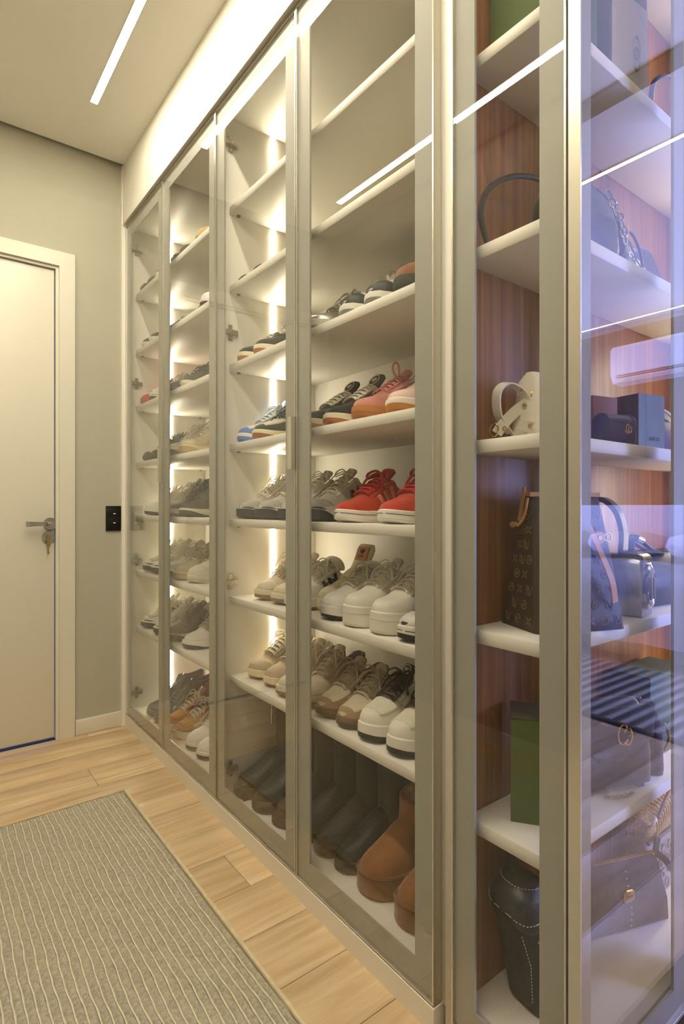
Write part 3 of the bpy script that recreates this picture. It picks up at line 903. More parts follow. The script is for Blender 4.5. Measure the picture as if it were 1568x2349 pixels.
# ------------------------------------------------------------------ shoe styles
CAMPUS = dict(u='#1d2124', k='suede', s='#e6dcbf', o='#a9683a', ho=.010, l='#ece6d6', lr=.0048, tg='#1d2124', tlab='#efe9da', tlab_round=1, li='#cfc6b2', stripe='#ece6d6', eye='#23272a', hf=.026, hh=.031, tl=.050, tw=.024, ta=18)
def style(b, **k): d = dict(b); d.update(k); return d
BLUE = style(CAMPUS, u='#3d6fbd', k='leather', s='#e2e2dd', o='#4679c6', ho=.012, l='#dfe4ea', tg='#3d6fbd', toe_c='#3d6fbd', vamp='#e6e6e2', eye='#dfe3e8', tlab=None)
OLIVE = style(CAMPUS, u='#23281f', k='suede', s='#e2d9ae', o='#8e5230', ho=.012, stripe=None, band='#e6dec6', vamp='#e9e1cd', l='#2a2c28', tg='#23281f', tlab=None, lr=.0026)
NBG = dict(u='#c3c0b6', k='mesh', toe_c='#b2b0aa', toe_k='mesh', mud='#d6d3cb', mud_k='leather', eye='#dfdbd0', eye_k='leather', nlogo='#3c3c3c', s='#dcd8ce', o='#26282b', hf=.030, hh=.042, bulge=.005, cut=.55, otoe=.012, ho=.003, bump_c='#26282b', l='#e4dfd0', tg='#cfcbbf', li='#a9a596', heel='#8f8f8c', inst=.090, H=.066, tl=.03, so=.004)
RED = dict(u='#c4361f', k='suede', s='#efe9df', o='#efe9df', l='#b81c1a', lr=.0055, tg='#b81f1c', stripe='#dd7a63', eye='#cf452e', li='#d9583f', foxing='#6b5a50', hf=.028, hh=.032, tl=.036, tw=.022, ta=8)
PINK = dict(u='#cf8a80', k='suede', s='#b9793f', o='#a86a34', ho=.012, l='#d8938b', tg='#cf8a80', eye='#d3928a', li='#c07a70', loop_up=1, bow=0, hf=.030, hh=.034)
PINKW = dict(u='#e3c4b8', k='leather', s='#efe4d8', o='#bf7a30', ho=.012, l='#8f7a78', tg='#e3c4b8', eye='#e8d2c8', hf=.028, hh=.034)
WPLAT = dict(u='#e2dfd3', k='leather', s='#e4e1d4', o='#d9d5c6', l='#e9e6da', tg='#e2dfd3', li='#b9b6a4', eye='#e6e3d8', foxing='#cfcabb', hf=.050, hh=.052, th=.036, W=1.0, heel='#cfccc0', spring=.004, rd=.5)
STRP = dict(u='#e9e6de', k='leather', s='#e2dfd6', o='#28251f', ho=.009, stripe='#1d1e20', swirl='#232323', l='#d9d6ca', tg='#dcd8cc', li='#9c9a90', toe_c='#eceae3', toe_l=.12, strap='#dedbd2', hf=.034, hh=.036, th=.042, eye='#e6e3da')
CREAM = style(STRP, u='#dcd2b8', stripe=None, swirl=None, strap=None, tg='#e3d9bd', tl=.075, tw=.032, ta=20, t0=50, tlab='#d98f63', li='#c88a5f', s='#ddd3b8', o='#c9b48a', l=None, toe_c='#ddd3ba')
BLKSK = dict(u='#26282a', k='leather', s='#e4e0d4', o='#1d1d1e', ho=.012, l='#e4e0d4', tg='#26282a', toe_c='#d9d6cc', li='#55534e', hf=.032, hh=.034, foxing='#222222')
BEIGE = dict(u='#c4b59c', k='suede', s='#e6dab8', o='#a86c3c', ho=.005, stripe='#2a2a2b', l='#e6dfcd', lr=.0032, tg='#c2b398', tlab='#2a2a2a', tlab_round=1, li='#b8aa90', toe_c='#bfae95', eye='#cbbda4', heel='#2b2b2c', hf=.028, hh=.033, tl=.036)
NBB = dict(u='#d8ccb8', k='mesh', toe_c='#ddd2bf', mud='#c9b39a', eye='#d7c2ad', eye_k='suede', saddle='#c7ab95', s='#d8cdb4', o='#8a7a60', hf=.03, hh=.040, bulge=.004, cut=.3, l='#e2d8c6', tg='#d9cdbb', li='#9a94a4', heel='#cdbda6', tab='#3a342e', H=.068, inst=.090)
TAUPE = dict(u='#cfc3ad', k='mesh', toe_c='#a48c70', toe_k='suede', toe_l=.20, mud='#a38b70', mud_k='suede', vamp='#ddd2bb', eye='#c6bca8', s='#6e624c', o='#5a4e3a', ho=.010, stripe='#6d5b46', l='#bdb4a0', tg='#c9bea8', li='#a9a3a6', heel='#2c2926', hf=.026, hh=.030, H=.066)
WBLK = dict(u='#ebe7db', k='leather', s='#ece8dc', o='#1f1b18', ho=.014, l='#1b1918', lr=.0038, tg='#221f1d', tlab='#e8e4d8', tlab_round=1, vamp='#efeada', swirl='#3a2e22', eye='#e9e5d8', li='#4a4744', heel='#26231f', hf=.040, hh=.042, th=.042, tl=.04, W=1.0, rd=.5)
SILV = dict(u='#cfcdc6', k='metal', s='#dcd9cf', o='#8f8c84', l='#cfcac0', tg='#c9c6bd', eye='#c2bfb8', hf=.026, hh=.034, th=.032)
SKATE = dict(u='#c9cccb', k='leather', toe_c='#22251f', toe_l=.10, s='#e6e3d8', o='#8f8d86', eye='#d4d6d4', l='#d6d3c8', tg='#c4c7c6', hf=.024, hh=.030, th=.042)
BROWN = dict(u='#8d5a30', k='suede', s='#262a22', o='#23261f', l='#6d4423', tg='#7d4f2a', hf=.03, hh=.034, th=.046)
LOAF = dict(u='#3a2a1e', k='leather', s='#241a12', o='#241a12', l=None, tg=None, hf=.010, hh=.018, th=.026, inst=.055, H=.046, cat='loafer', li='#5b4430', so=.002, ho=.004, to=.42)
LOAFB = style(LOAF, u='#2a2522', li='#6a4a34')
DARKS = dict(u='#2e302c', k='suede', s='#33342f', o='#2a2a26', l='#3b3c36', tg='#2e302c', hf=.022, hh=.028)
DARKW = style(DARKS, s='#d9d3c0', o='#c9bfa4', vamp='#3a3d37')
DARKSTRIPE = style(DARKS, stripe='#e0dccf', s='#35352f', toe_c='#2a2c28', vamp='#d9d6c9')
TAN = dict(u='#c3a062', k='suede', s='#b9a06a', o='#8a6a3a', l='#2e2a24', tg='#26241f', li='#26241f', hf=.022, hh=.028, th=.040)
GREYS = dict(u='#8f8b7d', k='suede', s='#a09c8c', o='#7c7868', l='#9a9686', tg='#8f8b7d', hf=.022, hh=.028)
REDS = style(RED, u='#b8241c', s='#a82018', o='#9a1c16', stripe=None, foxing=None)
RUNW = dict(u='#d9d6c8', k='mesh', toe_c='#cfccbe', mud='#e0ddd0', eye='#e6e3d6', s='#e0dccd', o='#3a3a36', hf=.030, hh=.042, bulge=.005, cut=.4, otoe=.008, l='#ebe8db', tg='#d9d5c6', swirl='#6c6a60', li='#b5b1a0', inst=.090, H=.066)
RUNC = style(RUNW, u='#cdbf9f', toe_c='#d0c3a4', mud='#c8b994', s='#dccba4', o='#b39c6c', swirl='#b4a586', eye='#d6cbb0')
RUND = style(RUNW, u='#6f6353', toe_c='#7a6a57', mud='#6a5a48', eye='#8a7a66', s='#d3ccb8', o='#4e4538', nlogo='#2a2825', swirl=None, l='#6b5d4c', tg='#776857', heel='#3a3630')
RUNN = style(RUNW, bump_c='#2a2a28', nlogo='#2b2b2b', swirl=None, u='#cfcbb9', toe_c='#dbd7c6', o='#2a2a28', vamp='#bdb9a8')
SLEEKW = style(RUNW, bump_c=None, u='#e6e3d8', toe_c='#e9e6dc', mud='#e2dfd4', s='#eae7dd', o='#22221f', swirl='#2c2c2a', cut=.15, otoe=.004)
HITOP = dict(u='#33363a', k='patent', hi=.055, s='#5b5d60', o='#3a3c3e', l='#3a3c40', tg='#2e3135', toe_c='#2c2f33', heel='#7c1f1c', heel_k='patent', eye='#3a3d42', li='#2a1e1c', hf=.028, hh=.032, H=.075, inst=.098, tl=.05, bow=0, cat='high-top sneaker')
HIBLK = style(HITOP, u='#2a2b28', k='mesh', heel='#2a2b28', heel_k='mesh', s='#e2dece', o='#2b2b28', toe_c='#33342f', toe_k='rubber', tg='#2a2b28', li='#3a3a34', bow=1, l='#4a4a44')
CAMO = style(RUNW, u='#4f4c3a', k='mesh', toe_c='#3c3a2e', mud='#57533f', eye='#6a6650', s='#d8d4bd', o='#2a2a24', swirl='#2a2a24', cut=.25, l='#8a8772', tg='#4c4938')
GREYHI = style(HITOP, u='#b7b4a6', k='mesh', heel='#bdbaac', heel_k='mesh', s='#3a3a36', o='#2c2c29', toe_c='#a9a698', toe_k='mesh', tg='#bab7a8', eye='#c5c2b4', l='#cfcbbd', li='#8f8c80', bow=1, hi=.04)
ORANGE = dict(u='#d9cdb0', k='leather', toe_c='#b37a2e', toe_k='suede', toe_l=.17, mud='#6f6a58', mud_k='suede', vamp='#b9802f', eye='#a3692b', s='#e3d6b4', o='#d8c9a2', l='#ddd3c0', tg='#8a6a4a', heel='#6f6a58', swirl='#3a342c', hf=.032, hh=.036, inst=.088, H=.07, hi=.0, tl=.045)
WHITEC = dict(u='#e6e4de', k='leather', s='#e6e3da', o='#262522', ho=.009, l='#e6e3da', tg='#e2e0d8', toe_c='#e9e7e2', eye='#e4e2da', hf=.028, hh=.036, th=.042, cut=.2, swirl='#c9c6bc')

# x of toe, y of centre line, turn in degrees; shelf index 0 is the cabinet floor
FLOORZ = [.072] + SH
A_, B_ = 'shoes in the corner cabinet', 'shoes in the cabinet with the boots'
def put(sh, x, y, a, st, name, label, grp, side=1, sc=None):
    s = st if sc is None else style(st, L=st.get('L', .265) * sc, W=st.get('W', .96) * sc)
    return shoe(name, label, s, (x, y, FLOORZ[sh] + .0003), math.radians(a), grp, side)
def two(sh, x, ya, yb, a, st, name, lab, grp, n=('far', 'near'), sc=None, x2=None):
    s = st if sc is None else style(st, L=st.get('L', .265) * sc, W=st.get('W', .96) * sc)
    f = shoe(name, lab + ', %s one' % n[0], s, (x, ya, FLOORZ[sh] + .0003), math.radians(a), grp, 1)
    dup(f, (x2 or x, yb, FLOORZ[sh] + .0003), math.radians(a), lab + ', %s one' % n[1], grp)

# --- corner cabinet, top shelf down
two(7, .842, 2.592, 2.494, 0, DARKS, 'suede_sneaker', 'dark suede shoe on the top shelf of the corner cabinet, far end', A_)
put(7, .842, 2.396, 0, DARKW, 'suede_sneaker', 'dark shoe with pale sole on the corner cabinet top shelf, third from the wall', A_)
two(7, .842, 2.215, 2.118, 0, DARKS, 'suede_sneaker', 'dark shoe on the corner cabinet top shelf beside the tan shoe', A_)
put(7, .842, 1.965, 0, TAN, 'suede_sneaker', 'tan suede shoe with black tongue on the corner cabinet top shelf', A_)
two(6, .842, 2.575, 2.475, 0, DARKW, 'suede_sneaker', 'dark shoe on the corner cabinet second shelf at the hinge side', A_)
put(6, .842, 2.245, 0, LOAF, 'flat_shoe', 'flat dark grey shoe on the second shelf beside the light strip', A_)
put(6, .842, 2.105, 0, GREYS, 'suede_sneaker', 'grey suede shoe on the second shelf of the corner cabinet', A_)
put(6, .842, 1.925, 0, WHITEC, 'sneaker', 'white shoe tip at the near end of the corner cabinet second shelf', A_)
put(5, .842, 2.592, 0, REDS, 'red_sneaker', 'red suede sneaker below the upper hinge in the corner cabinet', A_)
put(5, .842, 2.470, 0, BLKSK, 'sneaker', 'black sneaker with white toe beside the red one in the corner cabinet', A_)
put(5, .842, 2.235, 4, DARKS, 'suede_sneaker', 'dark low shoe by the light strip on the third shelf', A_)
put(5, .842, 2.11, 4, DARKW, 'suede_sneaker', 'charcoal shoe with cream sole on the third shelf of the corner cabinet', A_)
two(4, .842, 2.560, 2.462, 0, DARKSTRIPE, 'striped_sneaker', 'black shoe with white stripes on the middle shelf at the far end', A_)
put(4, .842, 2.275, 4, RUNW, 'running_shoe', 'pale grey running shoe with loose laces by the light strip, middle shelf', A_)
put(4, .842, 2.115, 4, RUNC, 'running_shoe', 'beige running shoe with thick pale sole on the middle shelf', A_)
put(3, .842, 2.535, 0, WHITEC, 'sneaker', 'white shoe alone behind the handle of the corner cabinet', A_)
put(3, .842, 2.330, 4, GREYHI, 'high_top_sneaker', 'grey high-top sneaker with dark sole in the corner cabinet', A_)
put(3, .842, 2.215, 4, HIBLK, 'high_top_sneaker', 'black knit high-top sneaker with pale sole in the corner cabinet', A_)
put(3, .842, 2.105, 6, CAMO, 'running_shoe', 'camouflage coloured running shoe with cream sole', A_)
two(2, .842, 2.542, 2.438, 0, RUNN, 'running_shoe', 'white running shoe with black sole edge near the lower hinge', A_)
put(2, .842, 2.285, 5, RUNW, 'running_shoe', 'white and grey running shoe with long laces, third shelf from the bottom', A_)
put(2, .842, 2.175, 8, RUNC, 'running_shoe', 'beige chunky running shoe between a white and a cream shoe', A_)
put(2, .848, 2.052, 8, style(WHITEC, u='#ddd6c0', s='#ddd6c2', toe_c='#ded8c4', o='#c9bf9f'), 'sneaker', 'cream shoe at the near end of the third shelf from the bottom', A_)
put(1, .842, 2.570, 0, RUNN, 'running_shoe', 'white running shoe with black toe bumper in the far corner, lowest shelf', A_)
put(1, .842, 2.400, 4, RUNN, 'running_shoe', 'white and silver running shoe with dark lines, lowest shelf', A_)
put(1, .842, 2.255, 8, RUND, 'running_shoe', 'brown grey running shoe with dark star side, lowest shelf', A_)
put(1, .848, 2.085, 8, SLEEKW, 'running_shoe', 'smooth white running shoe with black curved lines, lowest shelf', A_)
two(0, .842, 2.500, 2.402, 4, HITOP, 'high_top_sneaker', 'dark patent high-top sneaker with red heel on the cabinet floor', A_)
two(0, .845, 2.292, 2.190, 5, ORANGE, 'sneaker', 'tan orange and cream sneaker with brown laces on the cabinet floor', A_)
two(0, .845, 2.060, 1.960, 5, WHITEC, 'sneaker', 'white sneaker with black outsole at the near end of the cabinet floor', A_)

# --- cabinet with the boots, top shelf down
put(7, .88, 1.60, 0, DARKS, 'suede_sneaker', 'dark shoe tip above the hinge on the top shelf', B_)
put(7, .88, 1.475, 0, DARKS, 'suede_sneaker', 'dark shoe tip right of the light strip on the top shelf', B_)
put(7, .88, 1.12, 0, LOAFB, 'loafer', 'dark shoe tip on the top shelf behind the left part of the near door', B_)
put(7, .88, .93, 0, LOAFB, 'loafer', 'dark shoe tip on the top shelf behind the right part of the near door', B_)
put(6, .845, 1.63, 0, LOAF, 'loafer', 'flat brown loafer by the side panel on the second shelf', B_)
put(6, .845, 1.53, 0, LOAFB, 'loafer', 'flat black loafer with brown rim on the second shelf', B_)
two(5, .842, 1.630, 1.522, -2, style(CAMPUS, bow=0), 'suede_sneaker', 'black suede sneaker with gum sole and white laces beside the hinge', B_)
put(5, .842, 1.235, 0, SILV, 'sneaker', 'silver shoe with pale laces on the third shelf', B_)
two(5, .842, 1.083, .985, 0, SKATE, 'sneaker', 'pale grey shoe with black toe on the third shelf', B_)
put(5, .842, .885, 0, BROWN, 'suede_sneaker', 'brown suede shoe at the near end of the third shelf', B_)
put(4, .842, 1.630, 0, BLUE, 'striped_sneaker', 'blue and white striped sneaker on the fourth shelf', B_)
put(4, .842, 1.528, 0, OLIVE, 'suede_sneaker', 'dark green sneaker with brown gum toe next to the blue one', B_)
two(4, .842, 1.256, 1.148, 3, style(CAMPUS, bow=0), 'suede_sneaker', 'black suede sneaker with wide white laces and round tongue emblem', B_)
put(4, .842, 1.030, 3, PINK, 'suede_sneaker', 'pink suede sneaker with gum sole and upright lace loop', B_)
put(4, .842, .905, 6, PINKW, 'sneaker', 'pale pink and white sneaker with gum sole', B_)
two(3, .845, 1.628, 1.505, 0, NBG, 'running_shoe', 'grey running shoe with black toe bumper by the light strip', B_)
two(3, .845, 1.365, 1.250, 4, NBG, 'running_shoe', 'grey running shoe with loose laces next to the red shoes', B_)
two(3, .842, 1.100, .935, 3, RED, 'red_sneaker', 'bright red suede sneaker with white sole and wide red laces', B_)
put(3, .865, .815, 0, BLKSK, 'sneaker', 'black and white shoe at the near end of the fifth shelf', B_)
two(2, .865, 1.547, 1.446, 2, style(NBB, vamp=None), 'running_shoe', 'beige shoe by the light strip above the striped beige pair', B_, sc=.85)
two(2, .846, 1.345, 1.166, 2, style(STRP, W=.9), 'basketball_shoe', 'white sneaker with three black stripes and ankle strap', B_)
put(2, .895, 1.255, 2, style(CREAM, L=.24, W=.8), 'sneaker', 'cream sneaker with tall tongue and orange label behind the striped pair', B_)
two(2, .842, 1.066, .963, 2, style(WPLAT, W=.96), 'platform_sneaker', 'plain white platform sneaker with thick ribbed sole', B_)
put(2, .838, .868, 2, style(BLKSK, W=.85), 'sneaker', 'black and white shoe at the near end of the shelf with the platform sneakers', B_)
two(1, .865, 1.592, 1.490, 9, BEIGE, 'suede_sneaker', 'beige suede sneaker with black stripes above the black boots', B_)
two(1, .850, 1.384, 1.286, 9, NBB, 'running_shoe', 'cream and pink running shoe with black heel line on the lowest shelf', B_, sc=.92)
two(1, .848, 1.186, 1.096, 9, TAUPE, 'suede_sneaker', 'taupe sneaker with brown suede toe and dark stripes', B_, sc=.9)
two(1, .842, 1.000, .899, 9, WBLK, 'skate_shoe', 'white padded skate shoe with black laces and black outsole', B_, sc=.97)
put(1, .838, .806, 2, style(WBLK, W=.8, vamp='#dfd8c6'), 'skate_shoe', 'white shoe cut off by the near door frame on the lowest shelf', B_)

# ------------------------------------------------------------------ boots
def boot(label, cu, cs, loc, rz, H=.20, L=.27, W=1., rx=.052, ry=.045, hs=.03, lining=None, lean=0., name='boot', grp='boots on the cabinet floor', extras=None, wave=0., heel=False, toe=.044):
    la = Last(L=L, W=W, hf=hs, hh=hs + .004, H=.09, toe=toe, inst=.10, side=1, spring=.006, t_open=2.)
    root = thing(name, label, 'boot', loc, rz, grp)
    V = [la.S(t, a) for t in TS for a in AS]; n = len(AS); F = []
    for i in range(len(TS) - 1):
        for j in range(n - 1): F.append((i * n + j, i * n + j + 1, (i + 1) * n + j + 1, (i + 1) * n + j))
    P('foot', V, F, cu, root)
    so = .005
    sole_loft(la, [(so - .003, lambda t: la.zb(t)), (so, lambda t: la.zb(t) + .003), (so, lambda t: la.zt(t) - .002), (so - .004, lambda t: la.zt(t) + .001)], 'sole', cs, root)
    cx = L * .735
    rings = []
    zs_ = [hs + .012, hs + .04, hs + .075] + [hs + .10 + (H - hs - .10) * k / 8 for k in range(9)]
    for i, z in enumerate(zs_):
        f = (z - hs) / (H - hs)
        k = 1.0 + (.16 * sstep(.12, .0, z - hs - .03)) 
        fl = 1 + wave * math.sin(z * 90) + .10 * max(0, f - .3)
        rings.append(ell(cx + lean * (z - hs) - .012 * sstep(.1, .02, z - hs), la.c(.7), z, rx * k * fl * (1.12 if i < 2 else 1.), ry * fl, 28))
    top = rings[-1]; zt_ = zs_[-1]; cxt = cx + lean * (zt_ - hs)
    def inner(z, q): return ell(cxt, la.c(.7), z, rx * (1 + wave * 0 + .07) * q, ry * (1 + .07) * q, 28)
    sh = MB().loft(rings + [ell(cxt, la.c(.7), zt_ + .003, rx * 1.03, ry * 1.03, 28), inner(zt_, .86)], cap0=False, cap1=False)
    s_ = sh.build('shaft', cu, root, auto=None)
    MB().loft([inner(zt_ + .001, .87), inner(zt_ - .03, .80), inner(zt_ - .08, .74)], cap0=False, cap1=True).build('lining', lining or cu, root)
    if extras: extras(root, la, cx, H, rx, ry)
    return root
UGG = mat('tan_suede', '#9c6430', .95, noise=.16, nscale=22, bump=.5, bscale=500, sheen=.4)
UGGS = mat('tan_suede_sole', '#8a5a2c', .95, noise=.12, nscale=26, bump=.4, bscale=500, sheen=.3)
FUR = mat('sheepskin', '#dcb48a', 1., noise=.3, nscale=60, bump=1., bscale=200)
BLK = mat('black_leather', '#10110f', .5, noise=.1, nscale=20, bump=.08, bscale=120)
BLKS = mat('black_rubber', '#1a1817', .7)
BRN = mat('brown_leather', '#40281a', .55, noise=.15, nscale=14, bump=.06, bscale=90)
DBRN = mat('dark_brown_leather', '#241913', .55, noise=.12, nscale=14, bump=.06, bscale=90)
BRS = mat('brown_rubber', '#33231a', .75)
def ugg_x(root, la, cx, H, rx, ry):
    MB().tube(ell(cx - .012, la.c(.7), .098, rx * 1.22, ry * 1.06, 32, tilt=-.12), .0025, 6, closed=True).build('seam', mat('suede_seam', '#7c4d22', .95), root)
    ring = [(t * la.L + (-sstep(.1, 0, t) + sstep(.93, 1, t)) * .004, la.c(t) + q * (la.w(t) + .003), la.zt(t) + .003) for q, tt in ((1, TS[:-1]), (-1, TS[:0:-1])) for t in tt]
    MB().tube(ring, .004, 6, closed=True).build('welt', UGGS, root)
for y_, l_ in ((1.026, 'tan suede platform ankle boot in full view on the cabinet floor'), (.893, 'tan suede platform ankle boot cut off by the near door frame')):
    boot(l_, UGG, UGGS, (.862, y_, .0723), math.radians(2), H=.186, L=.262, W=1.14, rx=.060, ry=.056, hs=.050, lining=FUR, extras=ugg_x, name='ankle_boot', toe=.046)
def chain_x(root, la, cx, H, rx, ry):
    mb = MB()
    mb.tube(catmull([(cx - rx - .002, -.03, H - .02), (cx - rx - .006, -.004, H - .024), (cx - rx - .004, .03, H - .02)], 6), .003, 6)
    mb.tube([(cx - rx - .008, .022, H - .03), (cx - rx - .010, .026, H - .06), (cx - rx - .008, .027, H - .10), (cx - rx - .010, .026, H - .145)], .0026, 6)
    mb.tube([(cx - rx - .012 + .007 * math.cos(a), .024, H - .032 + .007 * math.sin(a)) for a in [2 * PI * i / 12 for i in range(12)]], .0022, 5, closed=True)
    mb.build('chain_charm', CHROME, root)
    mb = MB()
    for i in range(9):
        t = .04 + i * .105
        for q in (-1, 1):
            p = Vector((t * la.L, la.c(t) + q * (la.w(t) + .005), .012)); mb.box(p.x - .008, p.x + .008, p.y - .004, p.y + .004, 0.0, .022)
    mb.build('tread_lug', BRS, root, smooth=False)
boot('black boot with silver chain charm nearest the hinge', BLK, BRS, (.835, 1.628, .0723), 0, H=.345, L=.27, W=1.0, rx=.056, ry=.050, hs=.034, lining=DARK, extras=chain_x, wave=.015)
boot('black boot with lugged sole next to the one with the chain charm', BLK, BRS, (.838, 1.518, .0723), 0, H=.34, L=.27, W=1.0, rx=.056, ry=.050, hs=.034, lining=DARK, wave=.015)
boot('warm brown boot behind the door joint', BRN, BRS, (.845, 1.412, .0723), 0, H=.33, L=.262, W=.88, rx=.052, ry=.044, hs=.026, lining=DARK)
boot('brown boot left of the black boot with zip', DBRN, BRS, (.850, 1.318, .0723), 0, H=.34, L=.262, W=.84, rx=.054, ry=.040, hs=.028, lining=DARK)
boot('dark brown boot beside the black boot with zip', DBRN, BRS, (.865, 1.226, .0723), 0, H=.30, L=.25, W=.84, rx=.050, ry=.040, hs=.028, lining=DARK)
def zip_x(root, la, cx, H, rx, ry):
    MB().tube([(cx - .005, -ry - .001, .09), (cx - .005, -ry * 1.04 - .001, H - .03)], .0018, 5).build('zip', mat('dark_zip', '#3a3a36', .4, metal=.6), root)
    MB().box(cx - .008, cx - .002, -ry - .006, -ry - .002, .135, .155).build('zip_pull', CHROME, root, smooth=False)
boot('black boot with side zip behind the tan ankle boots', BLK, BLKS, (.868, 1.136, .0723), 0, H=.26, L=.25, W=.82, rx=.050, ry=.038, hs=.030, lining=DARK, extras=zip_x)
# ------------------------------------------------------------------ handbags and boxes
BN = 'handbags and boxes in the corner cabinet'
GREENB = mat('green_card', '#4c5f2a', .7, noise=.04, nscale=12)
GREENT = mat('green_card_lid', '#4c4a3c', .7)
GREYB = mat('grey_card', '#5d5f58', .7, noise=.04)
CREAMB = mat('cream_card', '#b9b09a', .75, noise=.04)
INK = mat('dark_print', '#2b2c26', .7)
NAVY = mat('navy_leather', '#232848', .42, noise=.06, nscale=12, bump=.15, bscale=300)
BLKB = mat('black_bag_leather', '#1f2226', .4, noise=.08, nscale=12, bump=.2, bscale=300)
MAUVE = mat('mauve_card', '#8d5f56', .7, noise=.04)
MONO = mat('monogram_canvas', '#3b2d22', .5, noise=.1, nscale=40, bump=.2, bscale=600)
MONOP = mat('monogram_print', '#7d6340', .55)
VACH = mat('tan_bag_leather', '#c08a54', .5, noise=.06)
WBAG = mat('white_bag_leather', '#e3dccb', .45, noise=.03, bump=.1)
DENIM = mat('black_denim', '#121314', .6, noise=.7, nscale=60, bump=1., bscale=160, stretch=(1, 1, .2))
STITCH = mat('pale_stitch', '#cfcabb', .8)
REDL = mat('red_lining', '#7e2f26', .8, noise=.15, nscale=60)
STRAW = mat('woven_straw', '#c9a66a', .9, noise=.35, nscale=160, bump=1., bscale=240)
CLUT = mat('dark_grey_canvas', '#3f3c3a', .8, noise=.2, nscale=70, bump=.4, bscale=500, stretch=(1, 1, .3))
EMB = mat('grey_embossed', '#9a918a', .6, noise=.08, nscale=50)
EMBP = mat('embossed_letter', '#7a6f6a', .6)
PURP = mat('purple_leather', '#3a2b4d', .45, noise=.06)
SILVL = mat('silver_leather', '#a9aab0', .22, metal=.75, noise=.08, nscale=20, bump=.2, bscale=120)
QUILT = mat('brown_quilted', '#3b2e26', .35, noise=.1, nscale=16, bump=.4, bscale=80)

def link_chain(pts, ll=.014, r=.0016, w=.0045):
    """oval links along a polyline, one after the other turned a quarter"""
    pts = [Vector(p) for p in catmull(pts, 12)]
    mb = MB(); acc = 0; out = [(pts[0], (pts[1] - pts[0]).normalized())]
    for a, b in zip(pts, pts[1:]):
        acc += (b - a).length
        if acc >= ll * .72: out.append((b, (b - a).normalized())); acc = 0
    for i, (p, d) in enumerate(out):
        s = d.cross(Vector((0, 0, 1)))
        if s.length < .1: s = d.cross(Vector((1, 0, 0)))
        s.normalize(); u = d.cross(s)
        q = s if i % 2 else u
        mb.tube([p + d * (math.cos(a) * ll / 2) + q * (math.sin(a) * w) for a in [2 * PI * k / 12 for k in range(12)]], r, 5, closed=True)
    return mb

def gift_box(name, label, loc, rz, lx, ly, h, m, ml, lid=.03, txt=None, txtface='y', sz=.02, zc=None, tm=None):
    t = thing(name, label, 'box', loc, rz, BN)
    box('box_body', (-lx / 2 + .0012, lx / 2 - .0012, -ly / 2 + .0012, ly / 2 - .0012, 0, h - .002), m, t, bev=.0012)
    box('box_lid', (-lx / 2, lx / 2, -ly / 2, ly / 2, h - lid, h), ml, t, bev=.0015)
    if txt: text_mesh('print', txt, sz, tm or INK, t, (0, -ly / 2 - .0006, zc or h * .35), (PI / 2, 0, 0))
    return t

def rz_of(deg): return math.radians(deg)
Z0, Z1, Z2, Z3, Z4, Z5 = [.0965] + [z + .0003 for z in SB]

# top shelf: green box, grey and cream box, bag with a curved handle
gift_box('gift_box', 'olive green box standing on the top shelf at the corner', (.935, .605, Z5), 0, .165, .12, .21, GREENB, GREENB, .04)
t = gift_box('gift_box', 'tall grey box with cream front on the top shelf behind the end glass', (1.130, .6045, Z5), rz_of(-4), .13, .13, .24, GREYB, GREYB, .05)
box('front_sheet', (-.062, .062, -.0675, -.0655, .004, .188), CREAMB, t)
MB().tube([(.02 + .012 * math.cos(a), -.069, .085 + .034 * math.sin(a)) for a in [2 * PI * k / 24 for k in range(24)]], .0011, 5, closed=True).build('oval_seal', mat('pale_seal', '#7e8577', .5), t)
MB().tube([(.02 + .008 * math.cos(a), -.069, .085 + .012 * math.sin(a)) for a in [2 * PI * k / 20 for k in range(20)]], .0009, 5, closed=True).tube([(.02, -.069, .099), (.02, -.069, .071)], .0009, 5).build('seal_print', mat('pale_seal', '#7e8577', .5), t)
t = thing('handbag', 'dark bag with a curved handle at the right end of the top shelf', 'handbag', (1.43, .61, Z5), 0, BN)
MB().loft([rrect(0, 0, z, lx, ly, .03) for z, lx, ly in ((0, .2, .07), (.01, .21, .08), (.07, .19, .07), (.10, .15, .05), (.105, .13, .03))]).build('bag_body', NAVY, t, auto=None)
MB().tube(catmull([(-.08, -.01, .09), (-.085, -.02, .15), (-.03, -.025, .19), (.03, -.025, .19), (.085, -.02, .15), (.08, -.01, .09)], 8), .006, 8, flat=.6).build('handle', NAVY, t)

# second shelf: black round bag with big ring handle and chain, second bag, belt strap, chain
t = thing('handbag', 'black round leather bag with arched handle and silver chain', 'handbag', (1.03, .597, Z4), 0, BN)
prof = [(0, .17, .05), (.006, .20, .075), (.04, .225, .09), (.09, .22, .085), (.135, .18, .065), (.158, .12, .040), (.166, .06, .02)]
MB().loft([rrect(0, 0, z, lx, ly, .04, 6) for z, lx, ly in prof]).build('bag_body', BLKB, t, auto=None)
MB().tube(catmull([(.108, -.02, .01), (.113, -.036, .045), (.105, -.036, .09), (.078, -.028, .13), (.04, -.02, .153)], 6), .0045, 7).build('piping', BLKB, t)
MB().tube(catmull([(-.185, .064, .006), (-.204, .064, .05), (-.206, .064, .071), (-.192, .064, .107), (-.154, .064, .141), (-.10, .06, .168), (-.03, .055, .182), (.02, .045, .165), (.03, .02, .135)], 8), .0055, 8).build('arched_handle', mat('olive_black_handle', '#2b2c22', .3), t)
MB().loft([rrect(.03, .02, z, .06, .03, .012) for z in (.13, .178, .19)]).build('flap', BLKB, t)
link_chain([(.035, -.047, .13), (.055, -.052, .105), (.085, -.050, .085), (.095, -.05, .055)], .020, .002, .007).build('chain', CHROME, t)
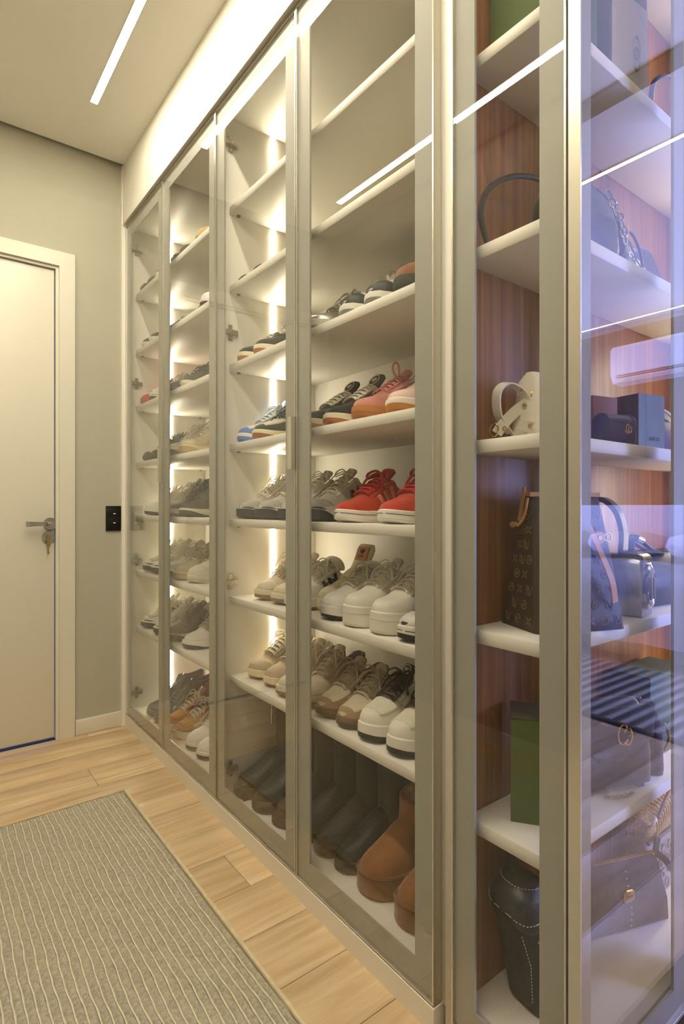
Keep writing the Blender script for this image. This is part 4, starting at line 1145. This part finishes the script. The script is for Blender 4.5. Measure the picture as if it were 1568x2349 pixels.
t = thing('handbag', 'smaller black bag with metal trim behind the chain', 'handbag', (1.215, .615, Z4), rz_of(6), BN)
MB().loft([rrect(0, 0, z, lx, ly, .03, 6) for z, lx, ly in ((0, .085, .05), (.006, .10, .07), (.06, .105, .075), (.10, .085, .06), (.125, .05, .03))]).build('bag_body', BLKB, t, auto=None)
MB().tube(catmull([(-.045, -.036, .02), (-.048, -.04, .07), (-.02, -.034, .112), (.02, -.034, .112), (.048, -.04, .07), (.045, -.036, .02)], 6), .003, 6).build('piping', BLKB, t)
mb = link_chain([(-.03, -.045, .055), (.0, -.058, .030), (.03, -.066, .012), (.075, -.072, .005)], .013, .0015, .0045)
mb.build('chain', CHROME, t)
t = thing('chain_strap', 'silver chain strap lying along the shelf edge', 'strap', (1.30, .545, Z4), 0, BN)
link_chain([(-.035, 0, .005), (0, -.004, .005), (.05, .003, .005), (.11, -.003, .005)], .013, .0015, .0045).build('chain_links', CHROME, t)
t = thing('belt_bag', 'pale studded shoulder strap standing on the second shelf', 'strap', (1.375, .625, Z4), 0, BN)
MB().ribbon(catmull([(-.075, .01, .105), (-.05, .0, .118), (-.02, -.01, .112), (-.005, -.02, .075), (.02, -.03, .04), (.07, -.045, .012)], 8), .028, .003, (.35, -.9, .35)).build('strap_band', mat('lilac_leather', '#a9a3b5', .5), t)
mb = MB()
for p in ((.0, -.031, .062), (.025, -.040, .034), (-.03, -.015, .113)): mb.tube([p, (p[0], p[1] - .003, p[2])], .0028, 8)
mb.build('stud', CHROME, t)
MB().tube(catmull([(-.10, .01, .095), (-.075, -.002, .112), (-.055, -.004, .118)], 5), .006, 8).build('buckle', CHROME, t)

# third shelf: white strappy bag, mauve box, navy wallet, dark box, purple bag
t = thing('handbag', 'white leather bag with crossed belts and gold eyelets', 'handbag', (.955, .610, Z3), 0, BN)
MB().loft([rrect(0, 0, z, lx, ly, .015) for z, lx, ly in ((0, .13, .075), (.004, .14, .08), (.11, .13, .05), (.125, .12, .02))]).build('bag_body', WBAG, t, auto=40)
b1 = MB().ribbon(catmull([(-.066, .036, .016), (-.098, .038, .047), (-.112, .030, .085), (-.098, .020, .103), (-.075, .010, .094), (-.060, -.005, .062), (-.055, -.02, .035)], 8), .021, .0028, [(.15, .9, .2)] * 49).build('belt', WBAG, t)
b2 = MB().ribbon(catmull([(-.100, .040, .014), (-.090, .030, .034), (-.070, .012, .060), (-.045, -.01, .078), (-.02, -.03, .075)], 8), .020, .0028, (-.5, .35, .7)).build('belt', WBAG, t)
b3 = MB().ribbon(catmull([(-.083, .005, .030), (-.068, -.012, .022), (-.050, -.030, .013)], 8), .021, .0028, (-.35, -.2, .9)).build('belt', WBAG, t)
for bb_, ps in ((b2, ((-.092, .030, .022), (-.066, .006, .063), (-.042, -.014, .079))), (b3, ((-.072, -.010, .0235),)), (b1, ((-.074, .008, .090),))):
    mb = MB()
    for p in ps:
        mb.tube([(p[0] - .003, p[1] + .0036 * math.cos(a) - .003, p[2] + .0036 * math.sin(a)) for a in [2 * PI * k / 12 for k in range(12)]], .0012, 5, closed=True)
    mb.build('eyelet', GOLD, bb_)
link_chain([(-.062, -.014, .083), (-.045, -.03, .098), (-.03, -.04, .112)], .014, .0017, .005).build('gold_ring_chain', GOLD, t)
MB().tube([(-.108, .040 + .010 * math.cos(a), .020 + .012 * math.sin(a)) for a in [2 * PI * k / 10 for k in range(10)]], .0018, 5, closed=True).build('buckle', GOLD, t)
t = gift_box('gift_box', 'mauve box behind the small navy wallet', (1.150, .628, Z3), rz_of(-12), .070, .065, .108, MAUVE, MAUVE, .058)
t = thing('wallet', 'small navy leather wallet bag with gold emblem', 'wallet', (1.102, .558, Z3), rz_of(-12), BN)
MB().loft([[(x, y, z) for x in (0,) for (y, z) in [(.024 * math.cos(a), .0425 + .0) for a in (0,)]] for _ in (0,)] if False else
          [[(xx, .022 * q * c, max(.0,   .040 + .022 * s * q) if s > 0 else .0015 + 0 * s) for (c, s) in [(math.cos(a), math.sin(a)) for a in [PI * k / 10 for k in range(11)]]] for xx, q in ((-.040, .8), (-.038, 1), (.038, 1), (.040, .8))]).build('wallet_body', NAVY, t, auto=50)
MB().tube(catmull([(.030, -.0225, .002), (.031, -.0232, .036), (.031, -.016, .056), (.031, 0, .0625)], 6), .0014, 6).build('flap_edge', NAVY, t)
mb = MB()
mb.tube([(.008 + .0055 * math.cos(a), -.0245, .031 + .008 * math.sin(a)) for a in [.5 + 5.2 * k / 16 for k in range(17)]], .0014, 6)
mb.tube([(.013 + .0045 * math.cos(a), -.0245, .029 + .006 * math.sin(a)) for a in [2.6 + 5.2 * k / 16 for k in range(17)]], .0013, 6)
mb.build('gold_emblem', GOLD, t)
t = gift_box('gift_box', 'dark card box with grey front and small print', (1.262, .607, Z3), rz_of(-10), .085, .105, .118, mat('dark_card', '#40352f', .7), mat('dark_card', '#40352f', .7), .04)
box('front_sheet', (-.043, .043, -.0545, -.0525, .001, .1182), mat('slate_card', '#6e7c7b', .75, noise=.08, nscale=30), t)
text_mesh('print', 'GUCCI', .011, mat('slate_print', '#515c5c', .7), t, (.008, -.0550, .024), (PI / 2, 0, 0))
t = thing('handbag', 'purple leather bag at the right of the dark card box', 'handbag', (1.405, .610, Z3), 0, BN)
MB().loft([rrect(0, 0, z, lx, ly, .02) for z, lx, ly in ((0, .15, .08), (.006, .16, .09), (.07, .15, .07), (.105, .06, .03))]).build('bag_body', PURP, t, auto=None)
MB().tube(catmull([(-.035, -.02, .107), (-.015, -.03, .098), (.01, -.034, .085)], 5), .003, 6).build('white_trim', WBAG, t)

# fourth shelf: monogram tote, silver clasp bag, black bag
t = thing('tote_bag', 'brown monogram canvas tote with tan leather ties', 'handbag', (.972, .592, Z2), rz_of(-21), BN)
def tote_ring(z, h=.245):
    f = z / h
    return rrect(0, 0, z, .19 - .04 * f, .105 * (1 - f) ** .8 + .022, .018 * (1 - .5 * f), 5)
MB().loft([rrect(0, 0, 0, .176, .10, .02)] + [tote_ring(.245 * k / 12) for k in range(13)][0:] ).build('bag_body', MONO, t, auto=None)
# printed signs on the sides
mb = MB()
def sign(c, u, v, n, kind, s):
    c = Vector(c); u = Vector(u); v = Vector(v); n = Vector(n)
    if kind == 0:
        for a in range(4):
            an = a * PI / 2 + PI / 4
            d = u * math.cos(an) + v * math.sin(an); e = u * -math.sin(an) + v * math.cos(an)
            mb.add([c + n * .0006, c + d * s * .55 + e * s * .22 + n * .0006, c + d * s + n * .0006, c + d * s * .55 - e * s * .22 + n * .0006], [(0, 1, 2, 3)])
    elif kind == 1:
        mb.tube([c + (u * math.cos(a) + v * math.sin(a)) * s * .75 + n * .0001 for a in [2 * PI * k / 10 for k in range(10)]], s * .09, 4, closed=True)
        mb.tube([c + (u * math.cos(a) + v * math.sin(a)) * s * .25 + n * .0001 for a in [2 * PI * k / 6 for k in range(6)]], s * .09, 4, closed=True)
    else:
        mb.tube([c + (u * -.6 + v * .9) * s + n * .0001, c + (u * -.45 - v * .7) * s + n * .0001, c + (u * .5 - v * .7) * s + n * .0001], s * .09, 4)
        mb.tube([c + (u * -.2 + v * .7) * s + n * .0001, c + (u * .35 - v * .9) * s + n * .0001, c + (u * .9 + v * .7) * s + n * .0001], s * .09, 4)
for r in range(8):
    z = .018 + r * .027; f = z / .245
    xe = -(.19 - .04 * f) / 2; ye = -(.105 * (1 - f) ** .8 + .022) / 2
    for q in range(3):
        yy = (-.035 + .035 * q + (.017 if r % 2 else 0)) * (1 - f * .75)
        if abs(yy) < abs(ye) - .012: sign((xe - .0004, yy, z), (0, -1, 0), (.08, 0, 1), (-1, 0, .1), (r + q) % 3, .0105)
    for q in range(6):
        xx = -.072 + .029 * q + (.014 if r % 2 else 0)
        if abs(xx) < abs(xe) - .014: sign((xx, ye - .0006, z), (1, 0, 0), (0, .2, 1), (0, -1, .2), (r + q) % 3, .0105)
mb.build('monogram_print', MONOP, t, smooth=False)
MB().box(-.0765, .0765, -.0125, .0125, .2405, .2485).build('leather_rim', VACH, t, smooth=False)
mb = MB(); mb.ribbon(catmull([(-.080, -.010, .238), (-.086, -.008, .205), (-.092, .002, .188), (-.090, .014, .192)], 6), .005, .003, (0, .9, .3))
mb.ribbon([(-.0785, 0.002, .258), (-.084, .002, .225), (-.0895, 0.002, .196)], .007, .0035, (0, 1, 0)); mb.build('leather_tie', VACH, t)
MB().tube([(-.090, .018, .190), (-.091, .023, .187)], .0055, 12).build('tab', VACH, t)
mb = MB().tube([(.045, -.0435, .165), (.045, -.047, .165)], .0125, 16); mb.build('round_tab', VACH, t)
MB().tube([(.045, -.047, .165), (.045, -.0495, .165)], .004, 10).build('gold_stud', GOLD, t)
MB().tube([(.066 + .008 * math.cos(a), -.044, .166 + .008 * math.sin(a)) for a in [2 * PI * k / 14 for k in range(14)]], .0016, 5, closed=True).build('gold_ring', GOLD, t)
MB().ribbon(catmull([(.020, -.032, .21), (.035, -.055, .150), (.055, -.066, .09), (.062, -.067, .050)], 8), .014, .0025, (1, .2, 0)).build('shoulder_strap', VACH, t)
t = thing('handbag', 'silver and brown bag with round logo clasp and quilted handle', 'handbag', (1.180, .599, Z2), rz_of(-82), BN)
MB().loft([[(-.085, y, z) for y, z in pf] if False else [(x, y * q, .002 + (z - .002) * (.5 + .5 * q)) for y, z in ((-.035, .004), (-.03, .0), (.03, .0), (.035, .004), (.036, .06), (.034, .105), (.022, .124), (-.022, .124), (-.034, .105), (-.036, .06))] for x, q in ((-.075, .9), (-.07, 1), (.06, 1), (.065, .92))]).build('bag_body', SILVL, t, auto=50)
cl = MB().loft([[(.0655 + dx, y * q, .060 + z * q) for y, z in [(.030 * math.cos(a), .046 * math.sin(a)) for a in [2 * PI * k / 24 for k in range(24)]]] for dx, q in ((-.002, 1.), (.006, 1.), (.009, .88), (.006, .80))]).build('round_clasp', CHROME, t, auto=50)
mb = MB()
for y0 in (-.009, .009): mb.box(.0720, .0775, y0 - .0028, y0 + .0028, .035, .078)
mb.build('clasp_letter', CHROME, cl, smooth=False)
mb = MB()
for k in range(7):
    y0 = -.021 + k * .007
    mb.tube(catmull([(.0665, y0, .108), (.062, y0, .122), (.045, y0, .1275), (.02, y0, .128)], 5), .0022, 6)
mb.build('ribbed_cap', CHROME, t)
MB().ribbon(catmull([(.018, 0, .122), (.020, 0, .17), (.006, 0, .215), (-.025, 0, .238), (-.055, 0, .215), (-.066, 0, .17), (-.066, 0, .122)], 8), .028, .010, (0, 1, 0)).build('handle', QUILT, t, auto=60)
t = thing('handbag', 'soft black nylon bag with folded straps at the right end', 'handbag', (1.365, .612, Z2), rz_of(-6), BN)
MB().loft([rrect(0, 0, z, lx, ly, .03) for z, lx, ly in ((0, .21, .08), (.006, .225, .095), (.06, .22, .09), (.105, .19, .06), (.122, .15, .02))]).build('bag_body', BLKB, t, auto=None)
mb = MB()
for dy in (-.012, .010): mb.ribbon(catmull([(-.085, dy, .098), (-.080, dy, .155), (-.055, dy, .150), (-.02, dy - .01, .125), (.04, dy - .015, .118)], 7), .014, .003, (0, 1, .1))
mb.build('strap', BLKB, t)
MB().tube([(-.078, -.02, .152), (-.062, -.024, .146)], .008, 10).build('strap_ring', CHROME, t)
text_mesh('side_letters', 'IE', .013, mat('white_print', '#d8d8dc', .6), t, (-.075, -.0475, .083), (PI / 2, 0, 0))

# fifth shelf: green box, navy bag with gold letters, green box with print
gift_box('gift_box', 'olive green box standing on the lowest shelf at the corner', (.9275, .6025, Z1), rz_of(-54.5), .115, .088, .190, GREENB, mat('green_card_top', '#4b4a38', .7), .005)
t = thing('handbag', 'dark navy shoulder bag with gold double letter clasp', 'handbag', (1.120, .588, Z1), rz_of(-22), BN)
MB().loft([rrect(0, 0, z, lx, ly, .028) for z, lx, ly in ((.008, .19, .05), (.012, .205, .062), (.07, .20, .066), (.145, .18, .055), (.172, .15, .034), (.178, .12, .01))]).build('bag_body', NAVY, t, auto=None)
mb = MB()
for x in (-.07, .07):
    for yy in (-.018, .018): mb.box(x - .008, x + .008, yy - .005, yy + .005, 0, .012)
mb.build('foot_stud', NAVY, t, smooth=False)
MB().loft([[(x * q, -.034 - o, .110 + z * q) for x, z in ((-.095, .06), (.095, .06), (.09, -.005), (.04, -.045), (-.04, -.045), (-.09, -.005))] for o, q in ((-.006, 1), (.0, 1), (.003, .95))]).build('flap', NAVY, t, auto=40)
mb = MB()
mb.tube([(.012 + .012 * math.cos(a), -.0395, .118 + .019 * math.sin(a)) for a in [.6 + 5.1 * k / 18 for k in range(19)]], .0024, 6)
mb.tube([(.022 + .010 * math.cos(a), -.0405, .114 + .016 * math.sin(a)) for a in [-2.5 + 5.1 * k / 18 for k in range(19)]], .0022, 6)
mb.tube([(.022, -.0405, .116), (.032, -.0405, .116)], .0022, 6)
mb.build('double_letter', GOLD, t)
link_chain([(-.02, -.040, .012), (-.035, -.044, .006), (-.01, -.052, .006), (.02, -.050, .006), (.03, -.044, .006)], .008, .0012, .003).build('chain', BRASS, t)
t = thing('handbag', 'grey tweed bag with chain rim beside the navy bag', 'handbag', (1.255, .585, Z1), rz_of(-70), BN)
MB().loft([rrect(0, 0, z, lx, ly, .012) for z, lx, ly in ((0, .09, .045), (.004, .10, .052), (.10, .095, .026), (.150, .06, .012))]).build('bag_body', mat('plum_tweed', '#5b4d57', .9, noise=.35, nscale=60, bump=.8, bscale=300, stretch=(1, 1, 6)), t, auto=None)
link_chain([(-.052, -.012, .08), (-.04, -.012, .125), (-.02, -.010, .150), (.005, -.008, .156)], .007, .0013, .0026).build('chain_rim', CHROME, t)
MB().tube(catmull([(.052, 0, .05), (.060, 0, .075), (.056, 0, .10), (.050, 0, .105)], 6), .003, 7).build('gold_clasp', GOLD, t)
t = gift_box('gift_box', 'muted green box with shop lettering on the lowest shelf behind the end glass', (1.405, .626, Z1), rz_of(0), .19, .09, .185, mat('sage_card', '#56665a', .7, noise=.04), mat('sage_card', '#56665a', .7, noise=.04), .02)
text_mesh('print', 'G U C C I', .020, INK, t, (-.035, -.0462, .062), (PI / 2, 0, 0))

# cabinet floor: black stitched tote, clutch, straw bag, embossed bag
t = thing('tote_bag', 'black stitched bag with red lining slouching on the cabinet floor', 'handbag', (.935, .607, Z0), rz_of(-8), BN)
prof = [(0, .110, .085, .012), (.01, .125, .095, .006), (.10, .135, .11, -.002), (.18, .165, .105, -.014), (.215, .170, .09, -.018), (.235, .150, .07, -.012), (.246, .11, .05, .0)]
MB().loft([rrect(dx, 0, z, lx, ly, .03, 6) for z, lx, ly, dx in prof]).build('bag_body', DENIM, t, auto=None)
MB().loft([rrect(.008, -.002, z, lx, ly, .012) for z, lx, ly in ((.23, .11, .062), (.262, .095, .05), (.285, .05, .03))]).build('lining', REDL, t, auto=None)
MB().ribbon(catmull([(-.050, -.03, .20), (-.045, -.046, .17), (-.032, -.052, .125), (-.028, -.0535, .09)], 6), .022, .004, (.7, -.5, 0)).build('strap', BLKB, t)
def body_pt(z, k, o=0.):
    lx, ly, dx = [interp([(p[0], p[i]) for p in prof], z) for i in (1, 2, 3)]
    r0, r1 = rrect(dx, 0, z, lx + 2 * o, ly + 2 * o, .03 + o, 6), int(k)
    p, q = Vector(r0[r1 % 28]), Vector(r0[(r1 + 1) % 28])
    return p + (q - p) * (k - r1)
V = []; F = []
for i in range(9):
    z0 = .244 - i * .0095
    for k in range(8, 27): V.append(body_pt(z0 + (.012 * abs(k - 17) / 9 * i / 8), k, .003 if i < 8 else .0005))
for i in range(8):
    for k in range(18): F.append((i * 19 + k, i * 19 + k + 1, (i + 1) * 19 + k + 1, (i + 1) * 19 + k))
P('flap', V, F, BLKB, t)
mb = MB()
for path in ([(.186, k) for k in range(9, 26)], [(.236, k) for k in range(9, 26)], [(z * .01, 15.2) for z in range(3, 17)], [(z * .01, 18.5) for z in range(2, 17)], [(z * .01, 21) for z in range(1, 17)]):
    pts = catmull([body_pt(z + (.012 * abs(k - 17) / 9 if len(path) == 17 and z < .2 else 0), k, .0042 if z > .17 else .0016) for z, k in path], 3)
    for i in range(0, len(pts) - 1, 2): mb.tube([pts[i], pts[i + 1]], .0008, 4)
mb.build('stitching', STITCH, t)
MB().ribbon(catmull([(-.035, -.048, .21), (-.038, -.03, .258), (-.030, .01, .285), (-.01, .03, .27)], 7), .016, .004, (.5, .6, 0)).build('handle', BLKB, t)
t = thing('clutch_bag', 'dark grey zip clutch with gold plate and dotted seam', 'handbag', (1.214, .597, Z0), rz_of(-20), BN)
MB().loft([rrect(dx, 0, z, lx, ly, .008, 4) for z, lx, ly, dx in ((0, .225, .010, .005), (.004, .23, .022, .005), (.055, .22, .034, 0), (.13, .20, .022, -.008), (.149, .196, .008, -.012))]).build('bag_body', CLUT, t, auto=None)
MB().box(-.106, .084, -.0035, .0035, .1475, .1515).build('zip', mat('brass_zip', '#a98b5b', .4, metal=.8, noise=.4, nscale=300), t, smooth=False)
MB().tube([(.082 + .008 * math.cos(a), -.006, .152 + .005 * math.sin(a)) for a in [2 * PI * k / 12 for k in range(12)]], .0015, 5, closed=True).build('zip_ring', GOLD, t)
mb = MB(); mb.ribbon(catmull([(.085, -.008, .151), (.097, -.02, .140), (.115, -.026, .116), (.137, -.03, .100)], 6), .014, .003, (.5, 0, .8)); mb.ribbon([(.083, -.006, .152), (.091, -.006, .183)], .014, .003, (1, 0, -.2)); mb.build('leather_pull', BLKB, t)
mb = MB()
oc = [(.014, .0), (.014, .008), (.008, .0135), (-.008, .0135), (-.014, .008), (-.014, -.008), (-.008, -.0135), (.008, -.0135), (.014, -.008)]
mb.loft([[(.0 + x * q, -.0195 - o, .082 + z * q) for x, z in oc] for o, q in ((-.004, 1), (.0, 1), (.0018, .85))]); pl = mb.build('gold_plate', GOLD, t, smooth=False)
mb = MB()
for k in range(7): mb.tube([(-.0075 + k * .0025, -.0215, .0805), (-.0070 + k * .0025 + (.0006 if k % 2 else -.0004), -.0215, .0840)], .0004, 4)
mb.tube([(-.0015, -.0215, .0880), (.0, -.0215, .0905), (.0015, -.0215, .0880)], .0004, 4)
mb.build('plate_engraving', mat('plate_ink', '#6a5230', .5), pl)
mb = MB()
for k in range(9):
    z = .014 + k * .0145
    if abs(z - .082) > .019: mb.tube([(.004 - (z - .07) * .1, -.0105 - .008 * math.sin(PI * min(1, z / .12)), z), (.004 - (z - .07) * .1, -.0125 - .008 * math.sin(PI * min(1, z / .12)), z)], .0016, 6)
mb.build('dotted_seam', STITCH, t)
t = thing('handbag', 'grey bag embossed with a letter pattern behind the clutch', 'handbag', (1.470, .628, Z0), rz_of(0), BN)
MB().loft([rrect(0, 0, z, lx, ly, .015) for z, lx, ly in ((0, .27, .06), (.004, .28, .07), (.12, .27, .06), (.135, .262, .04))]).build('bag_body', EMB, t, auto=None)
MB().tube([(-.132, -.028, .135), (-.06, -.032, .136), (.05, -.032, .136), (.13, -.028, .135)], .005, 7).build('leather_rim', mat('plum_leather', '#5c4048', .5), t)
k_ = 0
mb_txt = []
for r in range(4):
    for q in range(7):
        text_mesh('embossed_letter', 'GOQCGOC'[(q + r * 3) % 7], .030, EMBP, t, (-.118 + q * .034 + (.014 if r % 2 else 0), -.0352, .020 + r * .028), (PI / 2, .25, 0), .0009)
t = thing('straw_bag', 'woven straw bag with dark rim lying on the embossed bag', 'handbag', (1.425, .628, Z0 + .1425), rz_of(10), BN)
MB().loft([[(x, y * q, .036 + z * q) for y, z in [(.034 * math.cos(a), .036 * math.sin(a)) for a in [2 * PI * k / 20 for k in range(20)]]] for x, q in ((-.12, .55), (-.115, .8), (-.06, .96), (0, 1), (.08, 1), (.14, .85))]).build('bag_body', STRAW, t, auto=None)
mb = MB()
for k in range(14):
    x = -.10 + k * .017
    mb.tube([(x + .004 * math.sin(a * 3), .0355 * math.cos(a), .036 + .0375 * math.sin(a)) for a in [2 * PI * j / 18 for j in range(18)]], .0022, 5, closed=True)
mb.build('straw_braid', STRAW, t)
MB().tube(catmull([(-.112, -.02, .045), (-.126, -.03, .055), (-.118, -.036, .068), (-.102, -.03, .062), (-.112, -.02, .045)], 5), .0035, 6, flat=.6).build('bow', WBAG, t)
MB().tube(catmull([(-.09, -.034, .06), (-.02, -.035, .082), (.06, -.034, .080)], 6), .004, 6).build('dark_rim', mat('plum_leather', '#5c4048', .5), t)
